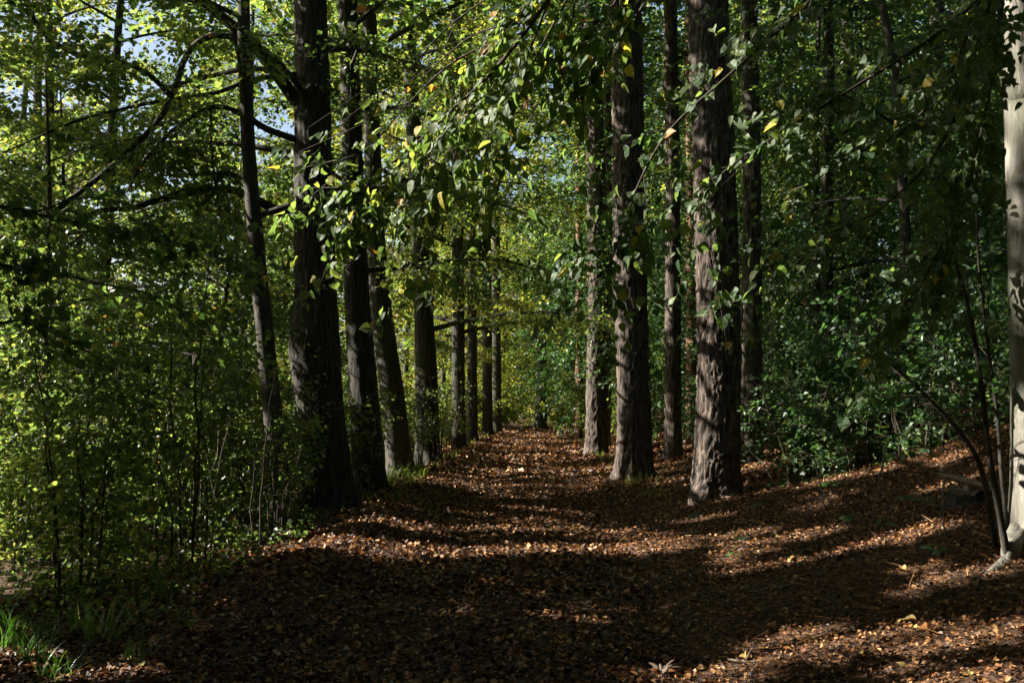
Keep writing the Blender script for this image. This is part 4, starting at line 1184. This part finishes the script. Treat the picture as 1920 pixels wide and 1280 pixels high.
# dry sticks
for pts, r, lab in (([(1395, 838, 11.6), (1432, 872, 11.2), (1478, 908, 10.8)], .009, 'thin dry stick rising left from the bank by the thickest pine'),
                    ([(1512, 848, 10.6), (1530, 872, 10.4), (1548, 892, 10.2)], .011, 'short dry stick standing on the bank between seedlings'),
                    ([(1664, 826, 8.6), (1652, 880, 8.4), (1626, 940, 8.2)], .010, 'long dry stick leaning right on the bank below the shrubs'),
                    ([(1550, 1008, 7.3), (1562, 1018, 7.25), (1578, 1028, 7.2), (1582, 1034, 7.2)], .007, 'small forked pale twig lying in the lit bank leaves'),
                    ([(1772, 895, 7.6), (1768, 930, 7.5), (1770, 958, 7.4)], .010, 'short pale stick hanging before the stump'),
                    ([(554, 896, 10.8), (552, 950, 10.8), (555, 1003, 10.8)], .006, 'thin upright dry stalk at the lit lip left of the path'),
                    ([(705, 772, 15.2), (697, 850, 15.1), (690, 912, 15.0)], .008, 'pale stick leaning on the second left trunk'),
                    ([(1400, 1060, 7), (1440, 1062, 6.98), (1480, 1062, 6.95), (1512, 1066, 6.9)], .012, 'pale fallen branch in a strip of sun on the bank'),
                    ([(1365, 1208, 5.6), (1395, 1222, 5.5), (1420, 1232, 5.45)], .007, 'curved pale twig in the nearest strip of sun'),
                    ([(600, 958, 12), (660, 946, 12.2), (700, 932, 12.4)], .008, 'dry fallen stick before the swollen linden')):
    P = A3(*pts)
    lz = ground_z(P[:, 0], P[:, 1])
    if pts[-1][1] - pts[0][1] < 40 or 'fallen' in lab or 'lying' in lab:
        P[:, 2] = lz + r + .015
    else:
        j = len(P) - 1
        P[j, 2] = lz[j] - .01
    P, R = catmull(P, np.linspace(r, r * .6, len(P)), .05)
    P += rng.normal(0, .004, P.shape)
    b = Acc()
    tube(b, P, R, 6)
    twigs(b, P[[len(P) // 2]], P[[len(P) // 2]] + np.array([[.05, .03, .07]]), .004, 0)
    tag(b.build('dry_stick', [M['dead_wood']]), lab, 'stick')

# old stump under the pale tree, with a slab of wood on the slope
q = G(1820, 945)
root = thing('tree_stump', q, 'broken old stump with a pale top left of the pale tree', 'stump')
b = Acc()
seg = 24
aa = np.arange(seg) / seg * 6.283
zt = .10 + .05 * np.sin(aa + .5) + .035 * rng.normal(0, 1, seg)
rings = []
for f, rr_ in ((-.4, .24), (0, .21), (.5, .18), (1, .17)):
    zz = np.where(f < 0, -.1, zt * f)
    rings.append(np.stack([q[0] + np.cos(aa) * rr_ * (1 + .09 * np.sin(5 * aa)), q[1] + np.sin(aa) * rr_, q[2] + zz], -1))
V = np.vstack(rings)
i, j = np.meshgrid(np.arange(3), np.arange(seg), indexing='ij')
Q = np.stack([i * seg + j, i * seg + (j + 1) % seg, (i + 1) * seg + (j + 1) % seg, (i + 1) * seg + j], -1).reshape(-1, 4)
b.add(V, None, Q, 0, .5, False)
b.build('bark', [M['linden_bark']], root)
b = Acc()
top = rings[-1] + [0, 0, .002]
c = top.mean(0) - [0, 0, .02]
b.add(np.vstack([top, c]), [(j, (j + 1) % seg, seg) for j in range(seg)], None, 0)
b.build('cut_face', [M['dead_wood']], root)
P = A3((1760, 890, 8.4), (1800, 898, 8.2), (1850, 912, 7.9))
P[:, 2] = np.maximum(P[:, 2], ground_z(P[:, 0], P[:, 1]) + .03)
b = Acc()
P, R = catmull(P, [.02, .028, .018], .04)
tube(b, P, R * (1 + .2 * rng.random(len(R))), 8)
tag(b.build('fallen_branch', [M['dead_wood']]), 'pale rotten branch lying above the old stump', 'branch')
q = G(1250, 1268)
b = Acc()
for i in range(7):
    e = q + np.array([rng.normal(.02, .05), rng.normal(0, .03), rng.uniform(.04, .11)])
    P, R = catmull([q + [rng.normal(-.02, .02), rng.normal(0, .02), -.02], (q + e) / 2 + [-.01, 0, .015], e], [.02, .014, .003], .02)
    tube(b, P, R, 5)
tag(b.build('wood_splinter', [M['dead_wood']]), 'grey splintered wood stub sticking out of the leaves at the bottom edge', 'wood stub')


# ------------------------------------------------------------------ a label for each of the repeats, by where it stands among its like
ORD = 'first second third fourth fifth sixth seventh eighth ninth tenth eleventh twelfth thirteenth fourteenth fifteenth sixteenth seventeenth eighteenth nineteenth twentieth'.split()


def label_rows(group, what, bands):
    """bands: (greatest distance, words for that row)"""
    rows = {}
    for o in S.objects:
        if o.get('group') == group and o.parent is None:
            x, y = o.location.x, o.location.y
            wd = next(b for d, b in bands if y < d)
            rows.setdefault(wd, []).append((x / y, o))
    for wd, lst in rows.items():
        lst.sort(key=lambda q: q[0])
        for i, (_, o) in enumerate(lst):
            o['label'] = f'{what}, {wd}, {ORD[i]} from the left'


label_rows('shrubs in the thicket on the left', 'leafy shrub in the left thicket', ((13.0, 'front row'), (15.5, 'second row'), (20, 'third row'), (30, 'back row'), (999, 'by the far path')))
label_rows('trees in the sunny wood to the left', 'slim grey tree in the sunny left wood', ((22, 'nearest rank'), (33, 'middle rank'), (999, 'farthest rank')))
label_rows('trees in the shaded wood to the right', 'dark-trunked tree in the shaded right wood', ((22, 'nearest rank'), (35, 'second rank'), (48, 'third rank'), (999, 'farthest rank')))
label_rows('shrubs in the wood on the right', 'leafy shrub in the right wood', ((16, 'on the near bank'), (22, 'behind the pines'), (30, 'farther back'), (999, 'by the far path')))
label_rows('trees beyond the end of the path', 'tree of the lit wood past the path end', ((63, 'front rank'), (75, 'middle rank'), (999, 'back rank')))
label_rows('trees beyond the clearing', 'full leafy tree beyond the sunlit clearing', ((55, 'nearer rank'), (75, 'middle rank'), (999, 'back rank')))
label_rows('shrubs at the end of the path', 'yellowing shrub where the path ends', ((60, 'nearer'), (999, 'farther')))
